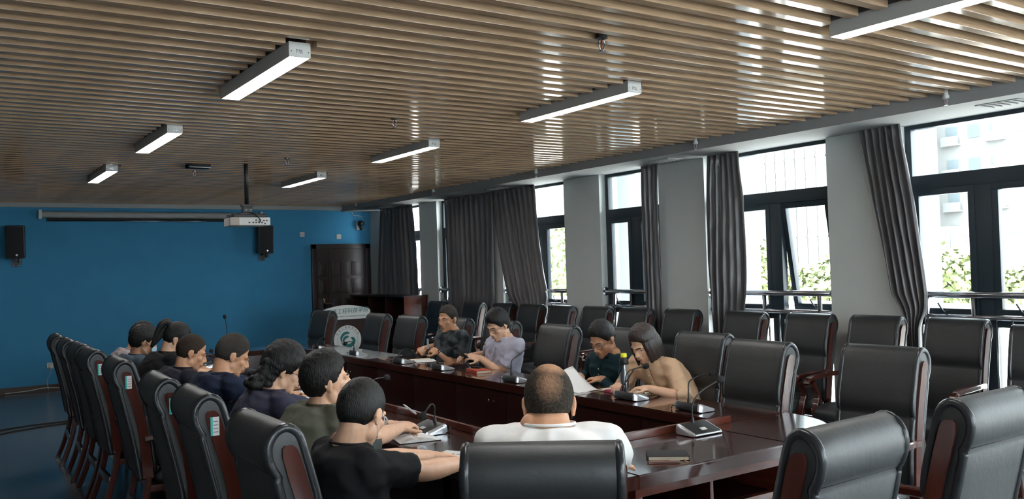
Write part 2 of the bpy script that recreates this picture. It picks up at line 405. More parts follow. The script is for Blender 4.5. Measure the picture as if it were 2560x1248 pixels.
# sprinklers
def sprinkler(x, y, z, label, m, big=1.0):
    t = thing('sprinkler', label, 'sprinkler', (x, y, z), 0, 'ceiling sprinklers')
    s = big
    bm = bmesh.new(); lathe(bm, [(.006*s, .10), (.014*s, .10), (.016*s, .02), (.024*s, .018), (.024*s, -.004), (.012*s, -.008), (0, -.008)], 14); fin('collar', bm, m, t, 2)
    bm = bmesh.new()
    for k in (-1, 1): tube(bm, spline([(k*.008*s, 0, -.008), (k*.016*s, 0, -.025*s), (k*.004*s, 0, -.05*s)], 4), .0025*s, 6)
    fin('frame_arms', bm, M_steel if big > 1 else m, t, True)
    bm = bmesh.new(); tube(bm, [(0, 0, -.01), (0, 0, -.045*s)], .003*s, 6); fin('glass_bulb', bm, mat('red_bulb', (.2, .02, .02, 1), .2), t, True)
    bm = bmesh.new(); lathe(bm, [(0, -.052*s), (.014*s, -.052*s), (.014*s, -.055*s), (0, -.055*s)], 12); fin('deflector', bm, M_steel if big > 1 else m, t, 2)
M_spr = mat('dark_sprinkler_metal', (.05, .045, .04, 1), .4, metal=.7)
sprinkler(2.82, 3.34, ZS, 'large dark sprinkler hanging from the slats, nearest the viewer', M_spr, 1.3)
sprinkler(2.92, 5.87, ZS, 'dark sprinkler in the slats between the two light rows', M_spr, 1.2)
sprinkler(2.97, 8.35, ZS, 'tiny sprinkler right of the projector pole', M_steel, 1.1)
sprinkler(2.42, 9.7, ZS, 'tiny sprinkler left of the projector pole', M_steel)
for k, (yy, lb) in enumerate([(3.38, 'white sprinkler by the soffit above the rightmost window'), (5.80, 'white sprinkler by the soffit above the tilted window'),
                              (8.38, 'white sprinkler by the soffit above the pillar with the tied curtain'), (10.9, 'white sprinkler above the widest curtain'), (13.6, 'white sprinkler nearest the blue wall')]):
    sprinkler(6.0, yy, 2.70, lb, M_wplastic)
# soffit air vents
for yy, lb in [(3.15, 'square white air vent in the soffit at the right picture edge'), (6.55, 'white air vent in the soffit left of the tilted window'), (9.75, 'white air vent in the soffit above the tied curtain'), (13.1, 'far white air vent in the soffit near the blue wall')]:
    t = thing('air_vent', lb, 'vent', (6.33, yy, ZSOF), 0, 'soffit vents')
    bm = bmesh.new(); box(bm, -.10, .10, -.15, .15, -.006, 0, .002); fin('vent_frame', bm, M_soffit, t, 2)
    for k in range(5):
        bm = bmesh.new(); box(bm, -.085, .085, -.010, .010, -.002, .001, M=Matrix.Translation((0, -.11+.055*k, -.008)) @ Matrix.Rotation(R(25), 4, 'X')); fin('vent_blade', bm, M_soffit, t)
t = thing('smoke_detector', 'small dark rectangular access plate with a bright lip under the far slats', 'fixture', (2.31, 9.12, ZS), 0)
bm = bmesh.new(); box(bm, -.11, .11, -.07, .07, -.035, 0, .004); fin('plate_body', bm, M_blackm, t, 2)
bx('plate_lip', M_wplastic, -.1, .11, -.078, -.07, -.035, -.028, t)

# ================================================================ FAR WALL THINGS
t = thing('door', 'dark mahogany panelled double door in the blue wall', 'door', (5.48, Y1, 0))
t.name = 'door_1'; t['kind'] = 'structure'
for k in ('label', 'category'): del t[k]
bm = bmesh.new(); box(bm, 0, .09, -.05, 0, 0, 2.08, .006); box(bm, 1.0, 1.09, -.05, 0, 0, 2.08, .006); box(bm, 0, 1.09, -.05, 0, 2.0, 2.085, .006)
fin('door_frame', bm, M_door, t, 2)
for k, (a, b) in enumerate(((.09, .30), (.305, 1.0))):
    lf = bx('door_leaf', M_door, a, b, -.035, -.005, .005, 2.0, t)
    cols = [(.12, .27)] if k == 0 else [(.36, .50), (.53, .68), (.73, .93)]
    for (p, q) in cols:
        for (r_, s_) in ((.15, .75), (.85, 1.15), (1.22, 1.48), (1.53, 1.78)):
            bm = bmesh.new(); box(bm, p, q, -.045, -.034, r_, s_, .006); box(bm, p+.022, q-.022, -.052, -.044, r_+.022, s_-.022, .004); fin('door_panel', bm, M_door, lf, 2)
h = empty('door_handle', (.21, -.04, 1.04)); h.parent = t
bm = bmesh.new(); box(bm, -.022, .022, -.012, 0, -.11, .11, .004); box(bm, -.014, .014, -.018, -.01, .03, .09, .003); fin('handle_plate', bm, M_brass, h, 2)
bm = bmesh.new(); tube(bm, spline([(0, -.01, .02), (0, -.05, .02), (.03, -.055, .022), (.11, -.052, .015)], 4), .008, 8); fin('lever', bm, M_brass, h, True)

# projection screen in its housing
t = thing('projection_screen', 'rolled up projection screen in a long white housing high on the blue wall', 'screen', (1.37, Y1-.02, 2.51))
bm = bmesh.new(); tube(bm, [(0, -.05, .052), (3.25, -.05, .052)], .05, 12); o = fin('housing', bm, M_soffit, t, 2)
for xx in (0, 3.23): bx('end_bracket', M_wplastic, xx-.012, xx+.03, -.11, 0, -.012, .12, t, .004)
bx('screen_roll_gap', M_blackm, .1, 3.15, -.07, -.04, -.03, .0, t)
bm = bmesh.new(); tube(bm, [(.09, -.055, -.04), (3.16, -.055, -.04)], .009, 8); fin('bottom_bar', bm, M_steel, t, True)

def speaker(x, z, label):
    t = thing('wall_speaker', label, 'speaker', (x, Y1, z), 0, 'wall loudspeakers')
    bm = bmesh.new(); box(bm, -.12, .12, -.34, -.1, 0, .46, .02); M = Matrix.Rotation(R(-7), 4, 'Z') @ Matrix.Rotation(R(5), 4, 'X')
    bmesh.ops.transform(bm, matrix=M, verts=bm.verts); fin('cabinet', bm, M_black, t, 2)
    bm = bmesh.new(); box(bm, -.108, .108, -.348, -.338, .012, .448, .004); bmesh.ops.transform(bm, matrix=M, verts=bm.verts); g = fin('grille', bm, M_blackm, t, 2)
    bm = bmesh.new(); lathe(bm, [(0, 0), (.014, 0), (.014, .003), (0, .003)], 12, M=M @ Matrix.Translation((0.02, -.349, .05)) @ Matrix.Rotation(PI/2, 4, 'X')); fin('badge', bm, M_silver, t, 2)
    bm = bmesh.new(); box(bm, -.06, .04, -.02, 0, -.14, .06, .004); box(bm, -.03, .01, -.16, -.01, -.05, -.02, .004); box(bm, .01, .05, -.2, -.12, -.09, .01, .004)
    br = fin('wall_bracket', bm, M_black, t, 2)
    for a, b in ((-.045, -.12), (.025, -.12), (-.045, .02)):
        bm = bmesh.new(); ell(bm, (a, -.022, b), (.009, .006, .009), seg=8, rings=6); fin('bolt', bm, M_silver, br, True)
speaker(1.08, 1.95, 'black loudspeaker on the blue wall at the left picture edge')
speaker(4.64, 1.96, 'black loudspeaker on the blue wall right of and below the projector')
def plate(x, z, label, s=.086, d=.01):
    t = thing('wall_socket', label, 'socket', (x, Y1, z))
    bm = bmesh.new(); box(bm, -s/2, s/2, -d, 0, -s/2, s/2, .003); fin('cover', bm, M_wplastic, t, 2)
    return t
plate(5.335, 2.256, 'small white blank plate on the blue wall left above the door')
plate(6.0, 2.215, 'small white blank plate on the blue wall right above the door')
t = plate(1.48, .36, 'white power socket low on the blue wall left of the chair row')
bm = bmesh.new(); box(bm, -.02, .02, -.045, -.01, -.025, .012, .004); fin('plug', bm, M_wplastic, t, 2)
for k in (-.012, .012): bx('slot', M_blackm, k-.003, k+.003, -.012, -.009, .018, .032, t)
bm = bmesh.new(); tube(bm, spline([(.0, -.04, -.02), (-.01, -.06, -.12), (-.05, -.04, -.2), (-.03, -.03, -.34)], 6), .004, 6); fin('lead', bm, M_wplastic, t, True)
t = thing('security_camera', 'black dome camera with a white base and curled cable in the upper right wall corner', 'camera', (6.38, Y1, 2.42))
bm = bmesh.new(); box(bm, -.05, .05, -.03, 0, -.09, .06, .01); fin('mount', bm, M_wplastic, t, 2)
bm = bmesh.new(); ell(bm, (0, -.10, .02), (.055, .06, .06)); tube(bm, [(0, -.1, -.02), (.01, -.08, -.09)], [.03, .02], 10); fin('lens_dome', bm, M_black, t, True)
bm = bmesh.new(); tube(bm, spline([(-.14, -.02, .26), (-.1, -.02, .17), (0, -.02, .16), (.1, -.02, .12), (.13, -.02, 0), (.1, -.02, -.08), (.02, -.03, -.09)], 6), .006, 6); fin('cable', bm, M_wplastic, t, True)
bm = bmesh.new(); tube(bm, spline([(.9, 14.3, .02), (1.2, 14.31, .03), (1.4, 14.32, .05), (1.65, 14.33, .03), (1.75, 14.33, .1), (1.8, 14.335, .13)], 6), .006, 6)
tag(fin('floor_cable', bm, M_wplastic, None, True), 'thin white cable lying along the far skirting board', 'cable')
for k, pts in enumerate([[(-.6, 10.2, .006), (.2, 10.6, .006), (.75, 10.98, .006), (1.3, 11.05, .006), (2.2, 11.0, .006)], [(-.6, 10.0, .006), (.3, 10.45, .006), (.8, 10.75, .006), (1.35, 10.9, .006), (2.2, 10.7, .006)]]):
    bm = bmesh.new(); tube(bm, spline(pts, 8), .009, 6)
    tag(fin('floor_cable', bm, M_blackm, None, True), ('farther' if k == 0 else 'nearer')+' of two parallel black cables on the floor left of the chairs', 'cable', 'black floor cables')
# projector
t = thing('projector', 'white projector hanging on a black pole from the slat ceiling', 'projector', (2.76, 9.0, 2.10))
bm = bmesh.new(); box(bm, -.2, .2, -.14, .14, 0, .085, .016); fin('body', bm, M_wplastic, t, 2)
bm = bmesh.new(); box(bm, -.215, -.12, -.146, -.08, .0, .08, .01); fin('side_cover', bm, mat('beige_plastic', (.36, .31, .27, 1), .5), t, 2)
bm = bmesh.new(); box(bm, -.17, .17, -.13, .13, .085, .115, .012); fin('mount_plate', bm, M_black, t, 2)
for sx in (-1, 1):
    for sy in (-1, 1):
        bm = bmesh.new(); strap(bm, [(0, 0, .15), (sx*.1, sy*.06, .125), (sx*.18, sy*.1, .112)], .025, .008, hint=Vector((0, 0, 1))); fin('mount_arm', bm, M_black, t, 2)
bm = bmesh.new(); box(bm, -.045, .045, -.04, .04, .14, .20, .006); box(bm, -.06, .06, -.045, .045, .20, .225, .006); fin('mount_head', bm, M_black, t, 2)
for a in (-.02, .028):
    bm = bmesh.new(); ell(bm, (a, -.043, .165), (.009, .005, .009), seg=8, rings=6); fin('bolt', bm, M_silver, t, True)
bm = bmesh.new(); tube(bm, [(0, 0, .22), (0, 0, .86)], .022, 14); fin('pole', bm, M_black, t, True)
for i, (a, b) in enumerate([(.02, .03), (.05, .03), (.08, .03), (.11, .03), (.05, .055), (.09, .055), (.13, .05), (.16, .05), (.14, .02), (-.02, .03)]):
    bm = bmesh.new(); box(bm, a-.009, a+.009, -.1435, -.139, b-.006, b+.006, .002); fin('port', bm, M_black, t)
bm = bmesh.new(); tube(bm, spline([(.03, -.1, .13), (.06, -.15, .09), (.09, -.165, .05), (.07, -.15, .03)], 5), .005, 6); fin('cable', bm, M_black, t, True)

# ================================================================ CABINET (back right)
t = thing('low_bookcase', 'dark red low open bookcase against the window wall in the far right corner', 'bookcase', (0, 0, 0))
bx('side_panel', M_rim, 6.15, 6.55, 12.2, 12.225, 0, 1.17, t); bx('side_panel', M_tabled, 6.15, 6.55, 14.2, 14.225, 0, 1.17, t)
bx('top_board', M_tabled, 6.14, 6.56, 12.19, 14.23, 1.17, 1.195, t); bx('back_board', M_tabled, 6.54, 6.555, 12.2, 14.2, 0, 1.17, t)
for yy in (12.88, 13.54): bx('divider', M_tabled, 6.16, 6.54, yy, yy+.02, .05, 1.17, t)
for zz in (.05, .42, .8): bx('shelf', M_tabled, 6.16, 6.54, 12.22, 14.2, zz, zz+.02, t)

# ================================================================ PODIUM
t = thing('podium', 'dark red lectern with a white name board and round green emblem before the door', 'lectern', (4.77, 11.3, 0))
bm = bmesh.new(); box(bm, -.31, .31, -.02, .38, .04, .97, .008); fin('body', bm, M_tabled, t, 2)
bm = bmesh.new(); box(bm, -.36, .36, -.05, .42, 0, .06, .006); fin('plinth', bm, M_tabled, t, 2)
bm = bmesh.new(); ring_loft(bm, [[Vector((x, .16+.22*math.cos(a), .97+.13*math.sin(a))) for a in [PI*k/12 for k in range(13)]] for x in (-.34, .40)], True); fin('rounded_top', bm, M_black, t, 2)
def board(pts, y0, y1, bm):
    a = [bm.verts.new((x, y0, z)) for x, z in pts]; b = [bm.verts.new((x, y1, z)) for x, z in pts]; n = len(pts)
    bm.faces.new(a); bm.faces.new(b[::-1])
    for i in range(n): bm.faces.new((a[i], b[i], b[(i+1) % n], a[(i+1) % n]))
bm = bmesh.new()
pts = [(-.365, .99), (-.365, 1.075)] + [(x, 1.075+.065*math.cos(x/.365*PI/2)) for x in np.linspace(-.33, .33, 13)] + [(.365, 1.06), (.365, 1.0), (.31, .945), (-.30, .945)]
board(pts, -.06, -.04, bm); sb = fin('name_board', bm, M_sign, t)
MT = Matrix.Rotation(PI/2, 4, 'X')
text_mesh('lettering', '武漢工程科技学院', .078, M_teal, sb, .0008, Matrix.Translation((.02, -.0615, 1.055)) @ MT @ Matrix.Rotation(R(2), 4, 'Z'), shear=.25)
text_mesh('small_lettering', 'WUHAN UNIVERSITY OF ENGINEERING SCIENCE', .0235, M_tealink, sb, .0006, Matrix.Translation((.03, -.0615, .985)) @ MT)
bm = bmesh.new(); lathe(bm, [(0, 0), (.2, 0), (.2, .014), (0, .014)], 48, M=Matrix.Translation((.03, -.022, .66)) @ MT); em = fin('emblem_disc', bm, M_sign, t, 2)
def flat(name, polys, y, m, parent, th=.002):
    bm = bmesh.new()
    for p in polys: board(p, y-th, y, bm)
    bmesh.ops.recalc_face_normals(bm, faces=bm.faces); return fin(name, bm, m, parent)
ex, ez = .03, .66
rg = []
for rr_, wd in ((.148, .0025),):
    for k in range(72):
        a0, a1 = 2*PI*k/72, 2*PI*(k+1)/72
        rg.append([(ex+r_*math.cos(a), ez+r_*math.sin(a)) for r_, a in ((rr_, a0), (rr_+wd, a0), (rr_+wd, a1), (rr_, a1))])
flat('emblem_ring', rg, -.0362, M_tealink, em, .0008)
def crescent(pts_out, pts_in): return [(ex+x, ez+z) for x, z in pts_out+pts_in[::-1]]
s2 = lambda l: [(float(p[0]), float(p[1])) for p in spline([(a, b, 0) for a, b in l], 5)]
wave1 = crescent(s2([(-.03, -.06), (-.10, -.01), (-.105, .05), (-.06, .105), (.0, .115), (.035, .09)]), s2([(-.06, -.045), (-.085, .0), (-.07, .045), (-.03, .075), (.0, .08), (.035, .09)]))
wave2 = crescent(s2([(-.075, -.02), (-.07, .02), (-.045, .05), (-.01, .062), (.02, .05)]), s2([(-.05, -.03), (-.045, .0), (-.02, .02), (.0, .03), (.02, .05)]))
wave3 = crescent(s2([(-.10, -.03), (-.07, -.075), (-.02, -.105), (.05, -.10), (.105, -.055), (.112, .0), (.08, .035), (.04, .03)]), s2([(-.09, -.03), (-.06, -.055), (-.02, -.06), (.02, -.055), (.06, -.035), (.068, -.012), (.055, .01), (.04, .03)]))
wave4 = crescent(s2([(-.045, -.045), (-.015, -.02), (.02, -.03)]), s2([(-.04, -.06), (-.01, -.045), (.02, -.03)]))
flat('emblem_wave', [wave1, wave2, wave3, wave4], -.0366, M_teal, em, .0012)
for k, ch in enumerate('武漢工程科技学院'):
    a = R(150-k*17.2)
    text_mesh('emblem_character', ch, .032, M_tealink, em, .0005, Matrix.Translation((ex+.172*math.cos(a), -.0365, ez+.172*math.sin(a))) @ MT @ Matrix.Rotation(a-PI/2, 4, 'Z'))
for k, ch in enumerate('ENGINEERING SCIENCE'):
    a = R(202+k*7.6)
    text_mesh('emblem_character', ch, .018, M_tealink, em, .0005, Matrix.Translation((ex+.172*math.cos(a), -.0365, ez+.172*math.sin(a))) @ MT @ Matrix.Rotation(a+PI/2, 4, 'Z')) if ch != ' ' else None

# ================================================================ TABLE
T = thing('conference_table', 'long hollow oval mahogany conference table with everybody seated round it', 'table', (0, 0, 0))
OX0, OX1, OY0, OY1 = 1.87, 3.93, 2.64, 10.2
HX0, HX1, HY0, HY1 = 2.32, 3.48, 3.19, 9.7
ZT = .75
def corner(cx, cy, sx, sy, ax, ay, n=14, e=2.3):
    out = []
    for k in range(n+1):
        a = PI/2*k/n
        out.append((cx+sx*ax*(math.cos(a)**(2/e)), cy+sy*ay*(math.sin(a)**(2/e))))
    return out
def slab(name, pts, z0, z1, m, parent, bev=.006):
    bm = bmesh.new(); a = [bm.verts.new((x, y, z1)) for x, y in pts]; b = [bm.verts.new((x, y, z0)) for x, y in pts]; n = len(pts)
    f1 = bm.faces.new(a); bm.faces.new(b[::-1])
    for i in range(n): bm.faces.new((a[i], b[i], b[(i+1) % n], a[(i+1) % n]))
    bmesh.ops.recalc_face_normals(bm, faces=bm.faces)
    if bev:
        es = [e for e in bm.edges if all(abs(v.co.z-z1) < 1e-6 for v in e.verts)]
        bmesh.ops.bevel(bm, geom=es, offset=bev, segments=2, affect='EDGES')
    return fin(name, bm, m, parent, 2)
NX0, NX1 = 2.35, 3.29
g = .0012; tz0 = ZT-.055
secs = []
nl = corner(NX0, HY0, -1, -1, NX0-OX0, HY0-OY0)      # from (OX0,HY0) to (NX0,OY0)
nr = corner(NX1, HY0, 1, -1, OX1-NX1, HY0-OY0)
slab('tabletop_section', [(NX0+g, OY0), (NX1-g, OY0), (NX1-g, HY0), (NX0+g, HY0)], tz0, ZT, M_table, T)
slab('tabletop_section', nl[:-1]+[(NX0-g, OY0), (NX0-g, HY0)], tz0, ZT, M_table, T)
slab('tabletop_section', nr[:-1]+[(NX1+g, OY0), (NX1+g, HY0)], tz0, ZT, M_table, T)
yy = [HY0, 4.5, 6.1, 7.9, HY1]
for a, b in zip(yy[:-1], yy[1:]):
    slab('tabletop_section', [(OX0, a+g), (HX0, a+g), (HX0, b-g), (OX0, b-g)], tz0, ZT, M_table, T)
    slab('tabletop_section', [(HX1, a+g), (OX1, a+g), (OX1, b-g), (HX1, b-g)], tz0, ZT, M_table, T)
fl = corner(NX0, HY1, -1, 1, NX0-OX0, OY1-HY1); fr = corner(NX1, HY1, 1, 1, OX1-NX1, OY1-HY1)
slab('tabletop_section', fl[:-1]+[(NX0-g, OY1), (NX0-g, HY1+g)], tz0, ZT, M_table, T)
slab('tabletop_section', fr[:-1]+[(NX1+g, OY1), (NX1+g, HY1+g)], tz0, ZT, M_table, T)
slab('tabletop_section', [(NX0+g, HY1), (NX1-g, HY1), (NX1-g, OY1), (NX0+g, OY1)], tz0, ZT, M_table, T)
# raised rim on the near and left strip
for nm, q in (('rim', (HX0-.005, HX1-.002, HY0-.012, HY0+.012)), ('rim', (HX0-.012, HX0+.012, HY0+.02, HY1))):
    bx(nm, M_rim, *q, ZT+.0005, ZT+.038, T, .003)
# inner panels
def panels(x0, x1, y0, y1, along, n):
    for k in range(n):
        if along == 'y':
            a = y0+(y1-y0)*k/n; b = y0+(y1-y0)*(k+1)/n; bx('inner_panel', M_tabled, x0, x1, a+.003, b-.003, .06, tz0-.002, T, .003)
        else:
            a = x0+(x1-x0)*k/n; b = x0+(x1-x0)*(k+1)/n; bx('inner_panel', M_tabled, a+.003, b-.003, y0, y1, .06, tz0-.002, T, .003)
panels(HX1+.02, HX1+.04, HY0-.02, HY1+.02, 'y', 9); panels(HX0-.04, HX0-.02, HY0-.02, HY1+.02, 'y', 9)
panels(HX0-.02, HX1+.02, HY1+.02, HY1+.04, 'x', 2); panels(HX0-.02, HX1+.02, HY0-.04, HY0-.02, 'x', 2)
for yy_ in (4.6, 5.55, 7.3, 8.2):
    for dx in (-.035, .035):
        bm = bmesh.new(); ell(bm, (HX1+.017, yy_+dx, .60), (.004, .011, .011), seg=8, rings=6); fin('panel_knob', bm, M_steel, T, True)
# outer carcass: legs, shelf, rail
for xx in (2.05, 2.36, 2.80, 3.26, 3.55):
    yb = OY0+.05 if 2.2 < xx < 3.4 else OY0+.14
    w_ = .05 if xx != 2.80 else .02
    bx('leg_panel', M_rim, xx, xx+w_, yb, HY0-.04, 0, tz0-.001, T, .003)
bx('shelf', M_tabled, 2.10, 3.56, OY0+.12, HY0-.06, .50, .52, T)
bx('shelf_rail', M_rim, 2.42, 3.25, OY0+.07, OY0+.10, .49, .525, T, .003)
bx('apron', M_rim, 2.36, 3.31, OY0+.035, OY0+.055, tz0-.045, tz0-.001, T)
for sx, xa in ((1, OX1-.12), (-1, OX0+.10)):
    for k in range(6):
        yk = 3.5+k*1.2
        bx('leg_panel', M_tabled, min(xa, xa-sx*.02), max(xa, xa+.0), yk, yk+.06, 0, tz0-.001, T)
    bx('side_panel', M_tabled, (HX1+.16 if sx > 0 else HX0-.18), (HX1+.18 if sx > 0 else HX0-.16), HY0, HY1, .02, tz0-.001, T)
bx('side_panel', M_tabled, HX0, HX1, OY1-.26, OY1-.24, .02, tz0-.001, T)

# ================================================================ MICROPHONES
def mic(x, y, rz, label, stem, head, rise=.13, hs=1.0, z=ZT):
    """rz turns the speaking side (+Y local); stem = list of points in local coordinates"""
    t = thing('desk_microphone', label, 'microphone', (x, y, z), rz, 'conference microphones')
    prof = [(-.062, .006), (-.058, .040), (-.050, .048), (-.035, .046), (.055, .016), (.066, .008), (.064, .002), (-.052, .001)]
    bm = bmesh.new()
    ring_loft(bm, [[Vector((xx, yy_*s, .002+zz*s2_)) for yy_, zz in prof] for xx, s, s2_ in ((-.085, .93, .93), (-.078, 1, 1), (.078, 1, 1), (.085, .93, .93))])
    fin('base', bm, M_black, t, 2)
    for sx in (-1, 1):
        bm = bmesh.new()
        ring_loft(bm, [[Vector((sx*xx, yy_*s, .002+.002*(1-s)+zz*s)) for yy_, zz in prof] for xx, s in ((.086, 1.03), (.096, .98), (.102, .8), (.103, .5))])
        bmesh.ops.recalc_face_normals(bm, faces=bm.faces); fin('side_trim', bm, M_silver, t, 2)
    bm = bmesh.new(); box(bm, -.09, .09, .056, .071, .006, .013, .003); fin('front_trim', bm, M_silver, t, 2)
    bm = bmesh.new(); box(bm, -.018, .018, -.011, .011, 0, .004, .002, M=Matrix.Translation((0, .032, .0265)) @ Matrix.Rotation(-R(18), 4, 'X')); fin('talk_button', bm, M_wplastic, t, 2)
    bm = bmesh.new(); lathe(bm, [(0, .04), (.011, .04), (.009, .062), (.006, .075), (0, .075)], 12, c=(0, -.04, 0)); fin('socket_collar', bm, M_black, t, 2)
    pts = spline([(0, -.04, .05)]+stem, 6)
    bm = bmesh.new(); tube(bm, pts, .0042, 8, hint=Vector((.3, 1, .2))); gn = fin('gooseneck', bm, M_black, t, True)
    a, b = Vector(stem[-2]), Vector(stem[-1]); d = (b-a).normalized(); q = d.to_track_quat('Z', 'Y').to_matrix().to_4x4()
    bm = bmesh.new(); lathe(bm, [(0, 0), (.007, 0), (.0165*hs, .012), (.019*hs, .026), (.017*hs, .04), (.010*hs, .048), (0, .05)], 14, M=Matrix.Translation(b-d*.008) @ q); fin('foam_head', bm, M_foam, t, True)
    bm = bmesh.new(); tube(bm, spline([(-.05, -.06, .015), (-.075, -.085, .03), (-.10, -.075, .02), (-.12, -.06, .004)], 5), .0028, 6); fin('lead', bm, M_blackm, t, True)
    return t
# right strip (speaking side faces +X: rz = -90deg -> local +Y -> +X)
RZ = -PI/2
mic(3.62, 3.58, RZ, 'desk microphone on the right strip nearest the inner corner', [(0, -.04, .12), (-.01, -.02, .165), (-.04, .08, .18), (-.06, .20, .185)], 0)
mic(3.64, 4.14, RZ, 'desk microphone in front of the steel water bottle', [(0, -.04, .12), (.0, -.02, .17), (-.01, .05, .185), (-.015, .13, .19)], 0)
mic(3.60, 5.36, RZ, 'desk microphone behind the bald head, between white shirt and empty chair', [(0, -.04, .10), (.0, -.03, .16), (-.01, .05, .20), (-.02, .12, .24)], 0)
mic(3.60, 6.47, RZ, 'desk microphone left of the red book', [(0, -.04, .09), (.0, -.03, .14), (.02, .03, .17), (.03, .1, .175)], 0)
mic(3.60, 7.20, RZ, 'desk microphone with drooping neck by the open notebook', [(0, -.04, .08), (.0, -.0, .12), (.01, .07, .12), (.02, .1, .08)], 0)
mic(3.62, 8.25, RZ, 'desk microphone on the glass writing board before the emblem', [(0, -.04, .09), (.0, -.05, .13), (.05, -.1, .15), (.09, -.16, .14)], 0)
mic(3.60, 9.20, RZ, 'farthest silver sided microphone of the right strip', [(0, -.04, .08), (.0, -.0, .12), (-.04, .05, .13), (-.1, .08, .11)], 0)
mic(3.15, 3.09, PI, 'desk microphone alone on the near end, its button side facing the viewer', [(0, -.04, .12), (-.02, -.04, .16), (-.08, -.04, .20), (-.20, -.05, .235)], 0)
RL = PI/2
mic(2.16, 4.05, RL, 'desk microphone before the olive shirt man with its foam head drooping', [(0, -.04, .10), (0, -.04, .13), (.0, -.02, .142), (.0, .02, .10)], 0)
mic(2.15, 4.95, RL, 'desk microphone with its foam head showing over the black T-shirt man', [(0, -.05, .12), (0, -.08, .16), (.02, -.15, .182), (.05, -.22, .18)], 0)
mic(2.16, 6.0, RL, 'desk microphone whose head shows against the red panel beside the curly hair', [(0, -.04, .12), (0, -.02, .17), (0, .02, .175), (.0, .08, .17)], 0)
mic(2.16, 8.3, RL, 'far microphone of the left strip with its neck lying low against the red panel', [(0, -.04, .10), (0, -.03, .15), (-.05, .0, .17), (-.16, .02, .17)], 0)
tm = mic(2.78, 9.95, 0, 'tall upright microphone standing at the far end against the blue wall', [(0, -.04, .12), (0, -.042, .22), (-.005, -.045, .3), (-.018, -.05, .37)], 0)

# ================================================================ TABLE ITEMS
def book(name, x, y, rz, w_, d_, h_, mc, label, cat, paper=M_cream, z=ZT, ribbon=False):
    t = thing(name, label, cat, (x, y, z), rz)
    bm = bmesh.new(); box(bm, -w_/2, w_/2, -d_/2, d_/2, h_-.003, h_, .0012); box(bm, -w_/2, w_/2, -d_/2, d_/2, 0, .003, .0012); box(bm, -w_/2-.001, -w_/2+.002, -d_/2, d_/2, 0, h_, .001)
    fin('cover', bm, mc, t, 2)
    bx('page_block', paper, -w_/2+.003, w_/2-.004, -d_/2+.003, d_/2-.003, .003, h_-.003, t)
    if ribbon:
        bm = bmesh.new(); strap(bm, [(w_/2-.03, -d_/2+.02, .008), (w_/2-.02, -d_/2-.015, .004), (w_/2-.012, -d_/2-.04, .001)], .004, .0008, hint=Vector((0, 0, 1))); fin('ribbon', bm, mat('tan_ribbon', (.4, .2, .1, 1), .6), t)
    return t
def pen(x, y, z, rz, tilt, m, label, L=.14):
    t = thing('pen', label, 'pen', (x, y, z), rz)
    M = Matrix.Rotation(-tilt, 4, 'X')
    bm = bmesh.new(); lathe(bm, [(0, 0), (.0015, 0), (.004, .014), (.0048, .02), (.0048, L-.01), (.004, L), (0, L)], 10, M=M @ Matrix.Rotation(-PI/2, 4, 'X') @ Matrix.Translation((0, 0, -L/2))); fin('barrel', bm, m, t, True)
    bm = bmesh.new(); box(bm, -.0015, .0015, L/2-.045, L/2-.005, .0045, .0065, .0005, M=M); fin('clip', bm, M_silver, t)
book('notebook', 2.66, 2.80, R(-38), .175, .125, .020, M_blackm, 'closed black notebook with a ribbon lying on the near table edge', 'notebook', ribbon=True)
pen(2.575, 2.735, ZT+.006, R(-128), 0, mat('pattern_pen', (.25, .12, .10, 1), .3), 'patterned pen tucked against the black notebook at the near table edge')
t = book('red_book', 3.72, 6.08, R(-10), .13, .24, .024, M_redbook, 'thick red covered notebook in front of the white shirt man', 'book')
t = thing('car_key', 'black key fob with silver ring on the red notebook', 'key', (3.74, 6.15, ZT+.024), R(20))
bm = bmesh.new(); box(bm, -.02, .02, -.04, .04, 0, .014, .005); fin('fob', bm, M_black, t, 2)
bm = bmesh.new(); tube(bm, [(.018*math.cos(a), .055+.018*math.sin(a), .006) for a in [2*PI*k/12 for k in range(13)]], .002, 6); fin('ring', bm, M_silver, t, True)
# open notebook of camouflage man
def openbook(x, y, rz, w_, d_, label, left=M_paper, right=M_cream, z=ZT, cover=M_blackm, bow=.012):
    t = thing('open_notebook', label, 'notebook', (x, y, z), rz)
    bx('cover', cover, -w_, w_, -d_/2, d_/2, 0, .003, t, .001)
    for sgn, mm in ((-1, left), (1, right)):
        bm = bmesh.new(); pr_ = []
        for k in range(9):
            u = k/8; pr_.append((sgn*(.001+u*(w_-.004)), .004+bow*math.sin(PI*min(1, u*1.1+.08))*.9+.004*(1-u)))
        vs = []
        for yy_ in (-d_/2+.003, d_/2-.003):
            vs.append(([bm.verts.new((a, yy_, b)) for a, b in pr_], [bm.verts.new((a, yy_, .003)) for a, b in pr_]))
        (a1, b1), (a2, b2) = vs
        for k in range(8):
            bm.faces.new((a1[k], a1[k+1], a2[k+1], a2[k])); bm.faces.new((b1[k], b1[k+1], b2[k+1], b2[k])); bm.faces.new((a1[k], b1[k], b1[k+1], a1[k+1])); bm.faces.new((a2[k], b2[k], b2[k+1], a2[k+1]))
        bm.faces.new((a1[8], b1[8], b2[8], a2[8])); bm.faces.new((a1[0], b1[0], b2[0], a2[0]))
        bmesh.ops.recalc_face_normals(bm, faces=bm.faces); fin('page_half', bm, mm, t, 2)
    return t
openbook(3.80, 7.22, R(82), .15, .2, 'open notebook with cream pages under the camouflage shirt man\'s hands')
book('notebook', 3.74, 6.86, R(70), .10, .15, .014, M_black, 'small black notebook with a pale edge left of the microphone by the open notebook', 'notebook')
openbook(2.02, 3.92, R(-12), .105, .17, 'open white notebook under the olive shirt man\'s hands', right=M_paper)
